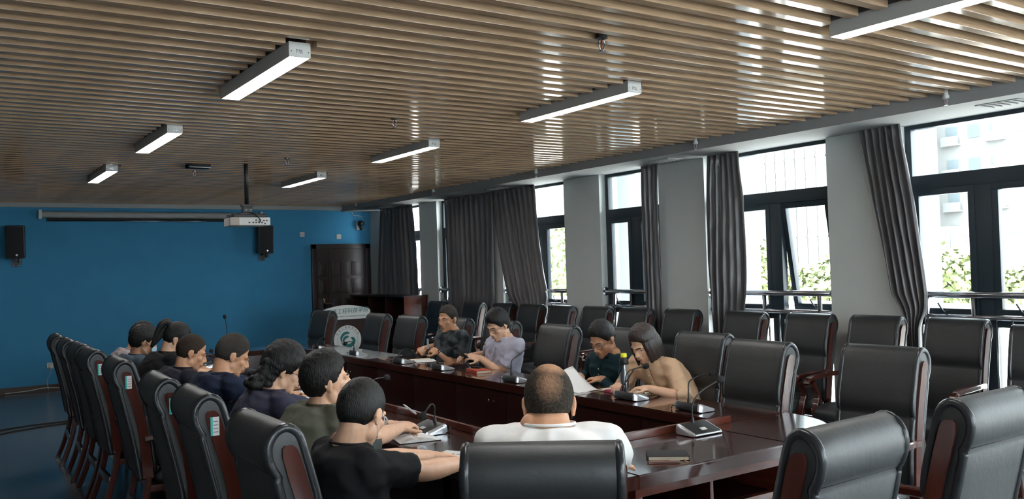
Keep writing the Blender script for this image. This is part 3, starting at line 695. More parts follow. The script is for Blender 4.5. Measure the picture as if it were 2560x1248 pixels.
t = thing('paper_sheet', 'printed white sheet under the black T-shirt man\'s hand, nearest left table corner', 'paper', (1.93, 3.42, ZT), R(-60))
bx('sheet', M_paper, -.105, .105, -.148, .148, 0, .0025, t)
for k in range(3): bx('printed_line', mat('grey_ink', (.12, .12, .12, 1), .7), -.05+.035*k, -.025+.035*k, .08, .09, .0025, .0028, t)
pen(1.99, 3.37, ZT+.008, R(-75), 0, M_black, 'black pen with silver tip lying on the nearest printed sheet')
# the standing sheaf of the teal shirt man
t = thing('paper_sheaf', 'white sheaf of papers held up in front of the teal shirt man', 'paper', (3.74, 4.72, ZT), R(96))
bm = bmesh.new()
rows = []
for k in range(9):
    u = k/8; rows.append([Vector((-.13+.26*v, -.01+.20*u, .003+.16*max(0, v-.1)**1.3*(1-.35*u)+.004*math.sin(6*u))) for v in [j/8 for j in range(9)]])
g1 = [[bm.verts.new(p) for p in r_] for r_ in rows]; g2 = [[bm.verts.new(p-Vector((0, 0, .003))) for p in r_] for r_ in rows]
for i in range(8):
    for j in range(8):
        bm.faces.new((g1[i][j], g1[i][j+1], g1[i+1][j+1], g1[i+1][j])); bm.faces.new((g2[i][j], g2[i+1][j], g2[i+1][j+1], g2[i][j+1]))
for i in range(8):
    bm.faces.new((g1[i][0], g1[i+1][0], g2[i+1][0], g2[i][0])); bm.faces.new((g1[i][8], g2[i][8], g2[i+1][8], g1[i+1][8]))
    bm.faces.new((g1[0][i], g2[0][i], g2[0][i+1], g1[0][i+1])); bm.faces.new((g1[8][i], g1[8][i+1], g2[8][i+1], g2[8][i]))
fin('sheets', bm, M_paper, t, True)
t = openbook(3.80, 4.50, R(86), .09, .16, 'open diary with a magenta picture page left of the water bottle', left=M_magenta, right=M_cream, cover=M_rim)
t = book('notebook', 3.86, 4.26, R(75), .15, .2, .012, M_cream, 'cream notepad right of the water bottle under the peach shirt woman\'s hands', 'notebook')
t = thing('spectacle_case', 'folded glasses lying on the cream notepad', 'glasses', (3.80, 4.20, ZT+.012), R(30))
for k in (-1, 1):
    bm = bmesh.new(); tube(bm, [(k*.03+.022*math.cos(a), .018*math.sin(a), .012+.004*math.sin(a)) for a in [2*PI*q/12 for q in range(13)]], .0018, 6); fin('rim', bm, M_wire, t, True)
    bm = bmesh.new(); tube(bm, [(k*.052, 0, .012), (k*.05, -.03, .006), (-k*.02, -.05-.01*k, .004)], .0015, 6); fin('temple', bm, M_wire, t, True)
# bottle
t = thing('water_bottle', 'clear water bottle with black collar and yellow cap beside the diary', 'bottle', (3.80, 4.38, ZT))
bm = bmesh.new(); lathe(bm, [(0, .001), (.034, .001), (.037, .006), (.037, .13), (.036, .15), (.027, .185), (.025, .19), (0, .19)], 28); fin('clear_body', bm, M_clear, t, True)
bm = bmesh.new(); lathe(bm, [(0, .006), (.028, .006), (.028, .115), (.012, .15), (.012, .185), (0, .185)], 20); fin('steel_infuser', bm, M_steel, t, 2)
bm = bmesh.new(); lathe(bm, [(0, .185), (.029, .185), (.031, .19), (.03, .215), (.022, .232), (0, .232)], 24); fin('black_collar', bm, M_black, t, 2)
bm = bmesh.new(); lathe(bm, [(0, .228), (.021, .228), (.0215, .252), (.018, .258), (0, .258)], 24); fin('yellow_cap', bm, M_yellow, t, 2)
# glass writing board, name plates, phones etc
t = thing('glass_board', 'grey translucent writing board on the table before the podium', 'board', (3.75, 8.6, ZT), 0)
bx('glass_sheet', mat('smoky_glass', (.32, .34, .35, 1), .12, spec=.6), -.24, .17, -.75, .75, 0, .004, t)
t = thing('name_plate', 'flat brown name plate between the glass board and the open notebook', 'sign', (3.66, 7.70, ZT), R(85))
bm = bmesh.new(); ring_loft(bm, [[Vector((x, -.04, 0)), Vector((x, .04, 0)), Vector((x, .0, .018))] for x in (-.11, .11)]); fin('wedge', bm, mat('brown_plate', (.12, .09, .07, 1), .4), t)
def phone(x, y, z, rz, tilt, label):
    t = thing('mobile_phone', label, 'phone', (x, y, z), rz)
    M = Matrix.Rotation(tilt, 4, 'X')
    bm = bmesh.new(); box(bm, -.037, .037, -.077, .077, 0, .008, .003, M=M); fin('case', bm, M_black, t, 2)
    bm = bmesh.new(); box(bm, -.034, .034, -.072, .072, .0081, .0086, M=M); fin('screen', bm, mat('dark_screen', (.01, .012, .016, 1), .08), t)
phone(3.74, 5.36, ZT, R(70), 0, 'black phone lying on the table half hidden by the bald head')
phone(3.80, 6.42, ZT+.085, R(100), R(35), 'black phone held up by the white shirt man')
phone(2.30-.02, 7.45, ZT, R(10), 0, 'dark phone lying near the left strip rim ahead of the navy polo man')
t = thing('computer_mouse', 'folded white face mask and tissue on the table before the navy polo man', 'mask', (2.12, 6.45, ZT), R(20)); t.name = 'folded_mask'
bm = bmesh.new(); ell(bm, (0, 0, .014), (.075, .045, .013)); fin('folded_fabric', bm, M_maskw, t, True)
bm = bmesh.new(); tube(bm, spline([(-.07, 0, .012), (-.11, .02, .012), (-.12, -.02, .008), (-.08, -.03, .01)], 5), .003, 6); fin('loop', bm, M_maskw, t, True)
t = book('dark_folder', 2.06, 6.62, 0, .26, .36, .012, mat('blue_grey_cover', (.05, .075, .10, 1), .25), 'blue grey folder on the table before the navy polo man', 'folder', paper=M_paper)

# ================================================================ CHAIRS
def chair_proto():
    t = thing('leather_chair', 'x', 'chair')
    prof = [(-.15, .45), (-.158, .60), (-.178, .70), (-.192, .765), (-.200, .782), (-.188, .80), (-.190, .86), (-.215, .95), (-.238, 1.03), (-.258, 1.085), (-.288, 1.114), (-.325, 1.124),
            (-.362, 1.112), (-.392, 1.08), (-.404, 1.045), (-.402, 1.01), (-.385, .975), (-.368, .955), (-.372, .94), (-.352, .86), (-.322, .74), (-.295, .6), (-.27, .46), (-.26, .41), (-.16, .41)]
    cy = -.27; n = len(prof)
    bm = bmesh.new(); rr = []
    xs = [(-.245, .80), (-.243, .90), (-.236, .965), (-.222, .995), (-.15, 1.005), (0, 1.012), (.15, 1.005), (.222, .995), (.236, .965), (.243, .90), (.245, .80)]
    for x, s in xs:
        ring = []
        for i, (a, b) in enumerate(prof):
            # local shrink towards the centreline of the back
            zc_ = min(b, 1.05); yc = np.interp(zc_, [.41, .6, .8, .95, 1.05], [-.21, -.225, -.27, -.295, -.318])
            ring.append(Vector((x, yc+(a-yc)*s*.82, zc_+(b-zc_)*s if b > 1.05 else b)))
        rr.append(ring)
    ring_loft(bm, rr); bmesh.ops.recalc_face_normals(bm, faces=bm.faces)
    fin('backrest', bm, M_leather, t, True)
    # piping bands following the inverted U at both ends
    for sx in (-1, 1):
        bm = bmesh.new()
        pts = [Vector((sx*.236, np.interp(b, [.41, .6, .8, .95, 1.05], [-.21, -.225, -.27, -.295, -.318])+(a-np.interp(b, [.41, .6, .8, .95, 1.05], [-.21, -.225, -.27, -.295, -.318]))*.70, b if b < 1.05 else 1.05+(b-1.05)*.80)) for a, b in prof[:-1]]
        tube(bm, spline(pts, 2), .0165, 8, hint=Vector((1, 0, 0))); fin('piping', bm, M_leather2, t, True)
    cl = [(-.316, 1.055, .016), (-.314, 1.045, .028), (-.308, 1.02, .036), (-.29, .95, .037), (-.262, .85, .034), (-.238, .74, .033), (-.222, .62, .034), (-.212, .5, .036), (-.208, .42, .036)]
    for sx in (-1, 1):
        bm = bmesh.new()
        ring_loft(bm, [[Vector((sx*x, y_-h_*.8, z_)) for y_, z_, h_ in cl]+[Vector((sx*x, y_+h_*.8, z_)) for y_, z_, h_ in cl[::-1]] for x in (.225, .256, .26)])
        bmesh.ops.recalc_face_normals(bm, faces=bm.faces); fin('side_panel', bm, M_wood, t, 2)
        bm = bmesh.new(); strap(bm, spline([(sx*.238, -.208, .43), (sx*.238, -.225, .30), (sx*.24, -.27, .14), (sx*.242, -.325, 0.0)], 4), .036, [.072-.024*k/12 for k in range(13)], hint=Vector((1, 0, 0))); fin('leg', bm, M_wood, t, 2)
        bm = bmesh.new(); strap(bm, spline([(sx*.285, .205, .625), (sx*.285, .165, .56), (sx*.285, .135, .50), (sx*.282, .16, .43), (sx*.272, .185, .3), (sx*.262, .19, .14), (sx*.258, .195, 0.0)], 4), .034, [.05]*8+[.06]*6+[.055-.015*k/11 for k in range(11)], hint=Vector((1, 0, 0))); fin('leg', bm, M_wood, t, 2)
        bm = bmesh.new(); strap(bm, spline([(sx*.262, -.22, .655), (sx*.285, -.10, .665), (sx*.29, .05, .660), (sx*.288, .17, .655), (sx*.288, .235, .642), (sx*.288, .258, .615), (sx*.288, .243, .592), (sx*.288, .222, .600)], 4), [.036]*4+[.05]*12+[.056]*13, [.034]*4+[.034]*14+[.03]*6+[.022]*5, hint=Vector((0, 0, 1)), c=.35); fin('armrest', bm, M_wood, t, 2)
    # seat
    bm = bmesh.new(); rr = []
    for k in range(15):
        v = k/14; y_ = -.17+.43*v; e = min(1, math.sin(PI*min(.5, v*3.2+.02)), math.sin(PI*min(.5, (1-v)*3.2+.02)))
        hw = .245*(.93+.07*e); top = .475-.035*max(0, v-.7)/.3-.012*(1-abs(2*v-1)) ; hh = (.085)*(.45+.55*e)
        ring = []
        for q in range(20):
            a = 2*PI*q/20; cx_ = abs(math.cos(a))**.4*(1 if math.cos(a) > 0 else -1); cz_ = abs(math.sin(a))**.55*(1 if math.sin(a) > 0 else -1)
            ring.append(Vector((hw*cx_, y_, top-.06+cz_*hh*.72)))
        rr.append(ring)
    ring_loft(bm, rr); bmesh.ops.recalc_face_normals(bm, faces=bm.faces); fin('seat', bm, M_leather, t, True)
    bm = bmesh.new(); box(bm, -.25, .25, -.2, .2, .335, .375, .005); fin('seat_frame', bm, M_wood, t, 2)
    bm = bmesh.new(); box(bm, -.235, .235, -.262, -.236, .20, .26, .004); fin('stretcher', bm, M_wood, t, 2)
    bm = bmesh.new(); tube(bm, [(-.225, -.358, .962), (.225, -.358, .962)], .003, 6); fin('seam', bm, M_blackm, t, True)
    for c_ in t.children: c_.data.transform(Matrix.Diagonal((.875, 1, 1, 1)))
    return t
proto = chair_proto(); first = [True]
def chair(x, y, hd, label, group, sticker=False, glow=False):
    """(x,y) = point under the top of the back; hd = heading (deg, 0 = +X)"""
    h = R(hd); ox = x+.315*math.cos(h); oy = y+.315*math.sin(h)
    t = proto if first[0] else dup(proto); first[0] = False
    t.location = (ox, oy, 0); t.rotation_euler = (0, 0, h-PI/2); t['label'] = label; t['group'] = group
    if sticker:
        sk = bx('asset_sticker', M_paper, .2285, .2295, -.322, -.288, .955, 1.03, t); sk.name = 'asset_sticker'; sk['label'] = 'white and teal inventory sticker'
        st = bx('sticker_stripe', mat('teal_print', (.05, .45, .42, 1), .5), .2292, .2300, -.322, -.313, .955, 1.03, t)
        for q in range(4): bx('sticker_line', mat('grey_ink', (.12, .12, .12, 1), .7), .2292, .2298, -.311, -.292, .968+.014*q, .971+.014*q, t)
    return t
Lg = 'chairs along the left side of the table'
LCH = [(.945, 2.93, 'nearest chair of the left row, its wide dark back filling the lower left'), (.955, 3.84, 'second chair of the left row, teal stickered side, behind the olive shirt man'),
       (.955, 4.55, 'third chair of the left row with tall white sticker, behind the curly haired woman'), (.965, 5.72, 'fourth chair of the left row with sticker, behind the navy polo man'),
       (.95, 6.66, 'fifth chair of the left row with small bright sticker, behind the dark T-shirt man'), (.96, 7.29, 'sixth chair of the left row, only its top and a sliver of sticker showing'),
       (.955, 7.92, 'seventh chair of the left row, behind the man with the mask loops'), (.96, 8.66, 'farthest chair of the left row, outlined against the blue wall')]
for k, (x, y, lb) in enumerate(LCH): chair(x, y, -1+random.uniform(-2, 2), lb, Lg, sticker=k > 0)
Ng = 'chairs at the near end of the table'
chair(1.385, 1.945, 53, 'black chair in the lower middle carrying the bald man', Ng)
chair(2.23, 1.60, 92, 'empty chair at the near end seen from behind with an orange lit wooden edge', Ng)
chair(3.00, 1.60, 91, 'empty chair from behind at the lower right picture corner', Ng)
Rg = 'chairs along the right side of the table'
for x, y, hd, lb in [(4.20, 2.76, 183, 'empty chair right of the rounded table corner, its whole front visible'), (4.06, 3.46, 178, 'empty chair with its wooden side meeting the right table edge, behind the microphones'),
                     (4.30, 4.14, 180, 'chair right behind the peach shirt woman'), (4.27, 4.87, 180, 'chair between the teal shirt man and the peach shirt woman'),
                     (4.22, 5.64, 178, 'empty chair between the white shirt man and the teal shirt man'), (4.27, 6.55, 180, 'chair behind the white shirt man, only a corner showing'),
                     (4.27, 7.35, 180, 'chair behind the camouflage shirt man'), (4.2, 8.18, 182, 'empty chair left of the camouflage shirt man'),
                     (4.2, 8.98, 180, 'empty chair right of the podium emblem'), (4.10, 10.35, 186, 'empty chair left of the podium emblem, farthest at the table')]:
    chair(x, y, hd, lb, Rg)
Wg = 'chairs lined up along the window wall'
WL = ['window row chair cut off by the right picture edge', 'window row chair just right of the gathered curtain', 'window row chair left of the gathered curtain before the pillar',
      'window row chair under the tilted sash with both arms visible', 'window row chair before the railing of the tilted window', 'window row chair before the wide pale pillar',
      'window row chair behind the peach shirt woman\'s head', 'window row chair behind the teal shirt man\'s head', 'window row chair before the pillar right of the tied curtain',
      'window row chair under the tied curtain end', 'window row chair behind the white shirt man\'s head', 'window row chair between the camouflage shirt and white shirt men', 'window row chair nearest the bookcase']
WY = [2.72, 3.52, 4.17, 4.80, 5.51, 6.33, 7.01, 7.66, 8.31, 8.95, 9.58, 10.33, 11.36]
for k, (y, lb) in enumerate(zip(WY, WL)):
    chair(5.92 if k == 0 else 6.28, y, 180+(8 if k == 0 else random.uniform(-2, 2)), lb, Wg)

# ================================================================ CURTAINS
def curtain(rows, label, folds, seed, amp=.032, xw=6.53):
    rnd = random.Random(seed); n = folds*12; t = thing('curtain', label, 'curtain', (0, 0, 0), 0, 'grey window curtains')
    zs = [r_[0] for r_ in rows][::-1]; la = [r_[1] for r_ in rows][::-1]; lb_ = [r_[2] for r_ in rows][::-1]
    ph = [rnd.uniform(-.25, .25) for _ in range(folds+2)]; am = [rnd.uniform(.45, 1.25) for _ in range(folds+2)]
    zz = np.linspace(rows[0][0], rows[-1][0], 46)
    bm = bmesh.new(); f_, b_ = [], []
    for z in zz:
        ya = np.interp(z, zs, la); yb = np.interp(z, zs, lb_); wdt = abs(ya-yb); v = (rows[0][0]-z)/(rows[0][0]-rows[-1][0])
        rf, rb = [], []
        for i in range(n+1):
            u = i/n; k = u*folds; q = int(k); fr_ = k-q
            A = (am[q]*(1-fr_)+am[q+1]*fr_)*amp*(.6+.5*v)*(1.0 if v > .03 else .5)
            drift = ph[q]*(1-fr_)+ph[q+1]*fr_
            s = math.sin(2*PI*(k+drift*v*1.3)); s = math.copysign(abs(s)**.75, s)
            xx = xw+A*s+.008*math.sin(5*u+7*v+seed); yy_ = ya+(yb-ya)*u+.012*math.cos(2*PI*k*1.0+v*2)*min(1, wdt)
            wr_ = .004*math.sin(38*v+9*u+seed)*math.sin(11*u*folds/5)
            rf.append(bm.verts.new((xx+wr_, yy_, z))); rb.append(bm.verts.new((xx+wr_+.004, yy_, z)))
        f_.append(rf); b_.append(rb)
    for i in range(len(zz)-1):
        for j in range(n):
            bm.faces.new((f_[i][j], f_[i][j+1], f_[i+1][j+1], f_[i+1][j])); bm.faces.new((b_[i][j], b_[i+1][j], b_[i+1][j+1], b_[i][j+1]))
    for i in range(len(zz)-1):
        bm.faces.new((f_[i][0], f_[i+1][0], b_[i+1][0], b_[i][0])); bm.faces.new((f_[i][n], b_[i][n], b_[i+1][n], f_[i+1][n]))
    for j in range(n):
        bm.faces.new((f_[0][j], b_[0][j], b_[0][j+1], f_[0][j+1])); bm.faces.new((f_[-1][j], f_[-1][j+1], b_[-1][j+1], b_[-1][j]))
    fin('drape', bm, M_curtain, t, True)
    return t
curtain([(2.65, 13.78, 12.56), (1.97, 13.85, 12.47), (1.2, 13.9, 12.40), (.2, 13.9, 12.38)], 'dark curtain in the far corner by the blue wall', 9, 1)
curtain([(2.65, 11.55, 10.19), (1.89, 11.52, 10.20), (1.14, 11.52, 10.2), (.61, 11.5, 10.45), (.15, 11.5, 10.5)], 'widest dark curtain hanging straight, behind the camouflage shirt man', 10, 2, xw=6.54)
curtain([(2.65, 10.16, 9.15), (1.95, 10.03, 9.06), (1.5, 9.92, 8.97), (1.24, 9.84, 8.9), (1.1, 9.72, 8.92), (.9, 9.66, 8.98), (.5, 9.62, 9.2), (.15, 9.6, 9.2)], 'dark curtain pulled aside and tied above the white shirt man', 9, 3, xw=6.52)
curtain([(2.65, 7.13, 6.88), (1.84, 7.13, 6.87), (1.28, 7.12, 6.86), (.81, 7.09, 6.87), (.2, 7.08, 6.88)], 'narrow curtain hanging between the narrow window and the pale pillar', 4, 4, .028)
curtain([(2.65, 6.15, 5.75), (2.19, 6.19, 5.69), (1.6, 6.21, 5.68), (1.27, 6.19, 5.70), (.82, 6.15, 5.78), (.2, 6.13, 5.8)], 'silky grey curtain left of the tilted open window', 6, 5, .035)
curtain([(2.65, 4.41, 4.04), (2.05, 4.32, 3.95), (1.56, 4.23, 3.90), (1.29, 4.19, 3.87), (1.16, 4.10, 3.88), (1.04, 4.05, 3.94), (.86, 4.05, 3.94), (.2, 4.06, 3.92)], 'silky grey curtain gathered slantwise, nearest the right picture edge', 6, 6, .038, xw=6.50)
t = thing('curtain_tie', 'pale satin tie loop hanging at the edge of the tied curtain', 'curtain tie', (6.47, 8.90, 1.2))
bm = bmesh.new(); strap(bm, spline([(0, 0, .08), (-.01, -.03, .0), (0, .01, -.12), (.0, -.01, -.3)], 5), .02, .004, hint=Vector((0, 1, 0))); fin('tie_band', bm, mat('tie_satin', (.35, .34, .36, 1), .4), t, True)

# ================================================================ PEOPLE
def head_shapes(bm, M, female=False, chin=1.0):
    def e(c, r, rot=None):
        mm = M @ Matrix.Translation(Vector(c))
        if rot: mm = mm @ rot
        ell(bm, (0, 0, 0), r, M=mm, seg=20, rings=14)
    def cp(a, b, ra, rb): cap(bm, M @ Vector(a), M @ Vector(b), ra, rb, 10)
    e((0, -.018, .045), (.0745, .093, .078)); e((0, .0, .02), (.073, .085, .07))
    e((0, .028, -.025), (.060, .062, .085)); e((0, .042, -.074), (.044*chin, .042, .034)); e((0, .071, -.094), (.022*chin, .018, .017))
    for s in (-1, 1):
        e((s*.046, .008, -.058), (.020, .030, .034)); e((s*.041, .056, -.018), (.021, .022, .020))
        cp((s*.012, .088, .022), (s*.046, .072, .024), .011, .010)
        e((s*.0125, .096, -.032), (.0095, .011, .008))
        # ear
        rot = Matrix.Rotation(s*R(-22), 4, 'Z') @ Matrix.Rotation(R(-10), 4, 'X')
        e((s*.079, -.010, .000), (.0075, .019, .030), rot); e((s*.077, -.004, -.026), (.007, .011, .012), rot)
        cp((s*.083, -.024, .016), (s*.084, -.026, -.008), .006, .005); cp((s*.083, -.024, .016), (s*.080, -.004, .026), .006, .005)
    cp((0, .086, .014), (0, .106, -.024), .0095, .0125)
    e((0, .088, -.052), (.026, .013, .010)); e((0, .090, -.0565), (.021, .011, .0055)); e((0, .088, -.067), (.019, .011, .0065)); e((0, .0, .06), (.070, .078, .055))

HAIRLINE = ([-.12, -.075, -.045, -.020, -.005, .010, .030, .050, .066, .085, .12], [-.072, -.070, -.064, -.030, .008, .000, .006, .040, .066, .078, .080])
def hair_cap(name, M, m, parent, vol=.010, top=.012, fringe=0.0, noise_a=.003, bald=None, seg=56, rings=44, side=None):
    """closed shell over the skull; dives under the skin outside the hairline"""
    c = Vector((0, -.014, .030)); r0 = Vector((.0775, .0985, .0985))
    ly, lz = list(HAIRLINE[0]), list(HAIRLINE[1])
    bm = bmesh.new(); g = bmesh.ops.create_uvsphere(bm, u_segments=seg, v_segments=rings, radius=1)
    for v in g['verts']:
        d = v.co.copy(); p = Vector((d.x*r0.x, d.y*r0.y, d.z*r0.z))+c
        line = float(np.interp(p.y, ly, lz))-(fringe if p.y > .03 else 0)
        if side is not None and p.y < .03: line += side
        k = (p.z-line)/.012; k = max(0, min(1, k*.5+.5)); k = k*k*(3-2*k)
        nz = noise.noise(Vector((d.x*9, d.y*9, d.z*4)))*noise_a+noise.noise(Vector((d.x*38, d.y*22, d.z*22)))*noise_a*.7
        up_ = max(0, d.z)
        s_in = -.016; s_out = vol*(.45+.55*min(1, max(0, (p.z-line)/.05)))+top*up_**1.5+nz
        if bald: 
            bd = (Vector((d.x, d.y, d.z))-Vector(bald[0]).normalized()).length/bald[1]
            kb = max(0, min(1, (bd-.75)/.5)); s_out = s_out*kb-.003*(1-kb)
        off = s_in*(1-k)+s_out*k
        n_ = Vector((d.x/r0.x, d.y/r0.y, d.z/r0.z)).normalized(); v.co = p+n_*off
    bmesh.ops.transform(bm, matrix=M, verts=bm.verts)
    return fin(name, bm, m, parent, True)

def strands(name, M, m, parent, paths, r0=.012, r1=.004, vox=.006, extra=None):
    bm = bmesh.new()
    for p in paths:
        q = spline(p, 5); n = len(q); tube(bm, [M @ v for v in q], [r0+(r1-r0)*(i/(n-1))**1.5 for i in range(n)], 8)
    if extra: extra(bm)
    return remesh(name, bm, m, vox, parent, 2, .4)

def hand(bm, wrist, fdir, ndir, side, curl=.5, scale=1.0, spread=.10, thumb=.6):
    """wrist point, finger direction, palm normal (out of the back of the hand), side=+1 thumb towards fdir x ndir"""
    f = Vector(fdir).normalized(); n = Vector(ndir); n = (n-f*n.dot(f)).normalized(); t = f.cross(n)*side; w_ = Vector(wrist); S = scale
    MM = Matrix((t, f, n)).transposed().to_4x4(); MM.translation = w_
    ell(bm, (0, .045*S, 0), (.038*S, .050*S, .0145*S), M=MM, seg=16, rings=10)
    ell(bm, (.006*S, .066*S, 0.0), (.039*S, .026*S, .013*S), M=MM, seg=16, rings=10)
    ell(bm, (.024*S, .028*S, -.006*S), (.018*S, .030*S, .014*S), M=MM)
    cap(bm, w_-f*.02, MM @ Vector((0, .03*S, 0)), .024*S, .021*S, 12)
    for i, (x, L) in enumerate(((.029, .073), (.010, .083), (-.010, .077), (-.028, .060))):
        a = (1.5-i)*spread*.7; base = Vector((x*S, .080*S, 0)); d = Vector((math.sin(a), math.cos(a), 0)); p = base; ang = .12*curl; seg = (.46, .31, .23); rr = .0090*S*(1 if i < 3 else .88)
        for j, sg in enumerate(seg):
            ang += curl*(.55, .75, .5)[j]
            q = p+(d*math.cos(ang)+Vector((0, 0, -1))*math.sin(ang))*L*S*sg
            cap(bm, MM @ p, MM @ q, rr*(1-.07*j), rr*(.93-.07*j), 8); p = q
    b = Vector((.030*S, .018*S, -.004*S)); q = b+Vector((.034, .030, -.010))*S; u = q+Vector((.010+.0*thumb, .030, -.012*thumb))*S
    cap(bm, MM @ b, MM @ q, .0125*S, .0105*S, 8); cap(bm, MM @ q, MM @ u, .0105*S, .0085*S, 8)

def ik(sh, wr, l1, l2, hint):
    sh = Vector(sh); wr = Vector(wr); d = wr-sh; L = min(d.length, (l1+l2)*.995); u = d.normalized(); wr = sh+u*L
    a = (l1*l1-l2*l2+L*L)/(2*L); h_ = math.sqrt(max(0, l1*l1-a*a)); hv = Vector(hint); hv = (hv-u*hv.dot(u)).normalized()
    return sh+u*a+hv*h_, wr

def person(label, hip, head, hd, hyaw, hpitch, wrists, shirt, skin=None, sleeve='short', hroll=0.0, width=1.0, hair=None, female=False, hands=None,
           trousers=None, hints=None, vox=.0065, hump=.05, collar=None, curl=.55, chin=1.0, neckfwd=.035, ndrop=.088, sh_drop=.085, smooth_face=True, hs=1.0, neck_r=.056, shdx=.168, detail_noise=.006, wrinkle=.75):
    skin = skin or M_skinA
    t = thing('person', label, 'person', (hip[0], hip[1], 0), 0)
    off = Vector((hip[0], hip[1], 0))
    h = R(hd); F = Vector((math.cos(h), math.sin(h), 0)); Lt = Vector((-math.sin(h), math.cos(h), 0)); U = Vector((0, 0, 1))
    hy = R(hyaw)-PI/2
    MH = Matrix.Translation(Vector(head)-off) @ Matrix.Rotation(hy, 4, 'Z') @ Matrix.Rotation(-R(hpitch), 4, 'X') @ Matrix.Rotation(R(hroll), 4, 'Y') @ Matrix.Diagonal((hs, hs, hs, 1))
    H = Vector(head)-off; P0 = Vector((0, 0, hip[2] if len(hip) > 2 else .555))
    skull = MH @ Vector((0, -.03, -.05))
    lean = (H-P0); lean_xy = Vector((lean.x, lean.y, 0))
    N = H-U*(ndrop*hs)-F*(neckfwd+.0011*max(0, hpitch))
    # spine
    mid = (P0+N)/2-F*hump
    sp = [P0*(1-u)**2+mid*(2*u*(1-u))+N*(u*u) for u in [k/10 for k in range(11)]]
    def fr(i):
        tt = (sp[min(i+1, 10)]-sp[max(i-1, 0)]).normalized(); return tt, (F-tt*F.dot(tt)).normalized()
    W = {0: (.170, .125), 1: (.168, .128), 2: (.160, .124), 3: (.156, .118), 4: (.160, .115), 5: (.168, .114), 6: (.178, .114), 7: (.186, .110), 8: (.190, .104), 9: (.168, .090), 10: (.105, .072)}
    def torso(bm, k, extra=0.0, lo=0, hi=10, nz=0):
        rr = []
        for i in range(lo, hi+1):
            tt, ff = fr(i); a, b = W[i]; a = a*k*width+extra; b = b*k*(width*.5+.5)+extra; ring = []
            for q in range(28):
                an = 2*PI*q/28; ca, sa = math.cos(an), math.sin(an); e_ = .8
                x_ = math.copysign(abs(ca)**e_, ca)*a; y_ = math.copysign(abs(sa)**e_, sa)*b
                p = sp[i]+Lt*x_+ff*y_
                if nz: p += (Lt*ca+ff*sa)*nz*noise.noise(Vector((p.x*9+i, p.y*9, p.z*14)))
                ring.append(p)
            rr.append(ring)
        ring_loft(bm, rr)
    tt8, ff8 = fr(9); top = sp[10]
    sh = {s: top-U*sh_drop*.75+Lt*s*shdx*width-ff8*.005 for s in (-1, 1)}   # +1 = left side of the body
    arms = {}
    for s in (-1, 1):
        wr_ = wrists.get(s)
        if wr_ is None: wr_ = off+sh[s]-U*.36+F*.26-Lt*s*.04
        hn = (hints or {}).get(s, (Lt*s*.75-U*.75-F*.15))
        el, wr2 = ik(sh[s], Vector(wr_)-off, .285*(.93 if female else 1), .255*(.93 if female else 1), hn); arms[s] = (sh[s], el, wr2)
    # skin body, one surface
    bm = bmesh.new(); torso(bm, .84, -.006, 0, 9)
    cap(bm, top-U*.03, skull, neck_r*1.12, neck_r*.97, 18)
    cap(bm, top-U*.01+Lt*.05-F*.0, top-U*.045-Lt*.05, .045, .045, 12)
    head_shapes(bm, MH, female, chin)
    k_ = .88 if female else 1
    for s in (-1, 1):
        a, b, c = arms[s]
        cap(bm, a-Lt*s*.05, a, .050*k_, .050*k_); cap(bm, a, b, .048*k_, .040*k_, 16); cap(bm, b, b.lerp(c, .35), .040*k_, .042*k_, 16); cap(bm, b.lerp(c, .35), c, .042*k_, .027*k_, 16)
        if hands is None or s in hands:
            hv = (hands or {}).get(s, {}) if isinstance(hands, dict) else {}
            fd = Vector(hv.get('f', (c-b).normalized()*.9+F*.3)); nd = Vector(hv.get('n', (0, 0, 1)))
            hand(bm, c, fd, nd, -s if 'side' not in hv else hv['side'], hv.get('curl', curl), .93 if female else 1.0)
    knees, feet = {}, {}
    for s in (-1, 1):
        hj = P0+Lt*s*.095-U*.02; kn = hj+F*.40+Lt*s*.04; kn.z = .50; ft = kn+F*.03; ft.z = .10
        knees[s] = (hj, kn, ft); cap(bm, hj, kn, .080, .055, 14); cap(bm, kn, ft, .052, .036, 14); cap(bm, ft-U*.045, ft-U*.05+F*.12, .036, .030, 10)
    remesh('body', bm, skin, vox, t, 3 if vox > .006 else 4, .5)
    # shirt
    bm = bmesh.new(); torso(bm, 1.0, .008, 0, 9, detail_noise)
    e9 = [sp[9]+Lt*math.copysign(abs(math.cos(a))**.8, math.cos(a))*(W[9][0]*width+.008)+fr(9)[1]*math.copysign(abs(math.sin(a))**.8, math.sin(a))*(W[9][1]*(width*.5+.5)+.008) for a in [2*PI*q/28 for q in range(28)]]
    e10 = [top-U*.004+Lt*math.cos(a)*(neck_r+.022)+F*math.sin(a)*(neck_r+.012) for a in [2*PI*q/28 for q in range(28)]]
    ring_loft(bm, [e9, e10])
    for s in (-1, 1):
        a, b, c = arms[s]
        cap(bm, top-U*.045+Lt*s*.05, a+U*.004-Lt*s*.01, .046, .060, 16); cap(bm, top-U*.10+Lt*s*.06, a-U*.03, .075, .062, 16)
        u = (b-a).normalized(); L = (b-a).length
        if sleeve == 'short':
            e_ = a+u*L*.72; ell(bm, a, (.062,)*3, seg=14, rings=10); tube(bm, [a, a+u*L*.35, e_], [.062*k_, .062*k_, .064*k_], 18)
        elif sleeve == 'elbow':
            ell(bm, a, (.062,)*3); tube(bm, [a, a+u*L*.5, b, b.lerp(c, .22)], [.062, .062, .062, .058], 16)
        else:
            ell(bm, a, (.06,)*3); cap(bm, a, b, .060, .052); tube(bm, [b, b.lerp(c, .5), b.lerp(c, .9)], [.052, .046, .040], 16)
    so = remesh('shirt', bm, shirt, .0085, t, 4, .5)
    sd = (hip[1]*7.3) % 5
    nv_ = len(so.data.vertices); co_ = np.empty(nv_*3, np.float32); no_ = np.empty(nv_*3, np.float32)
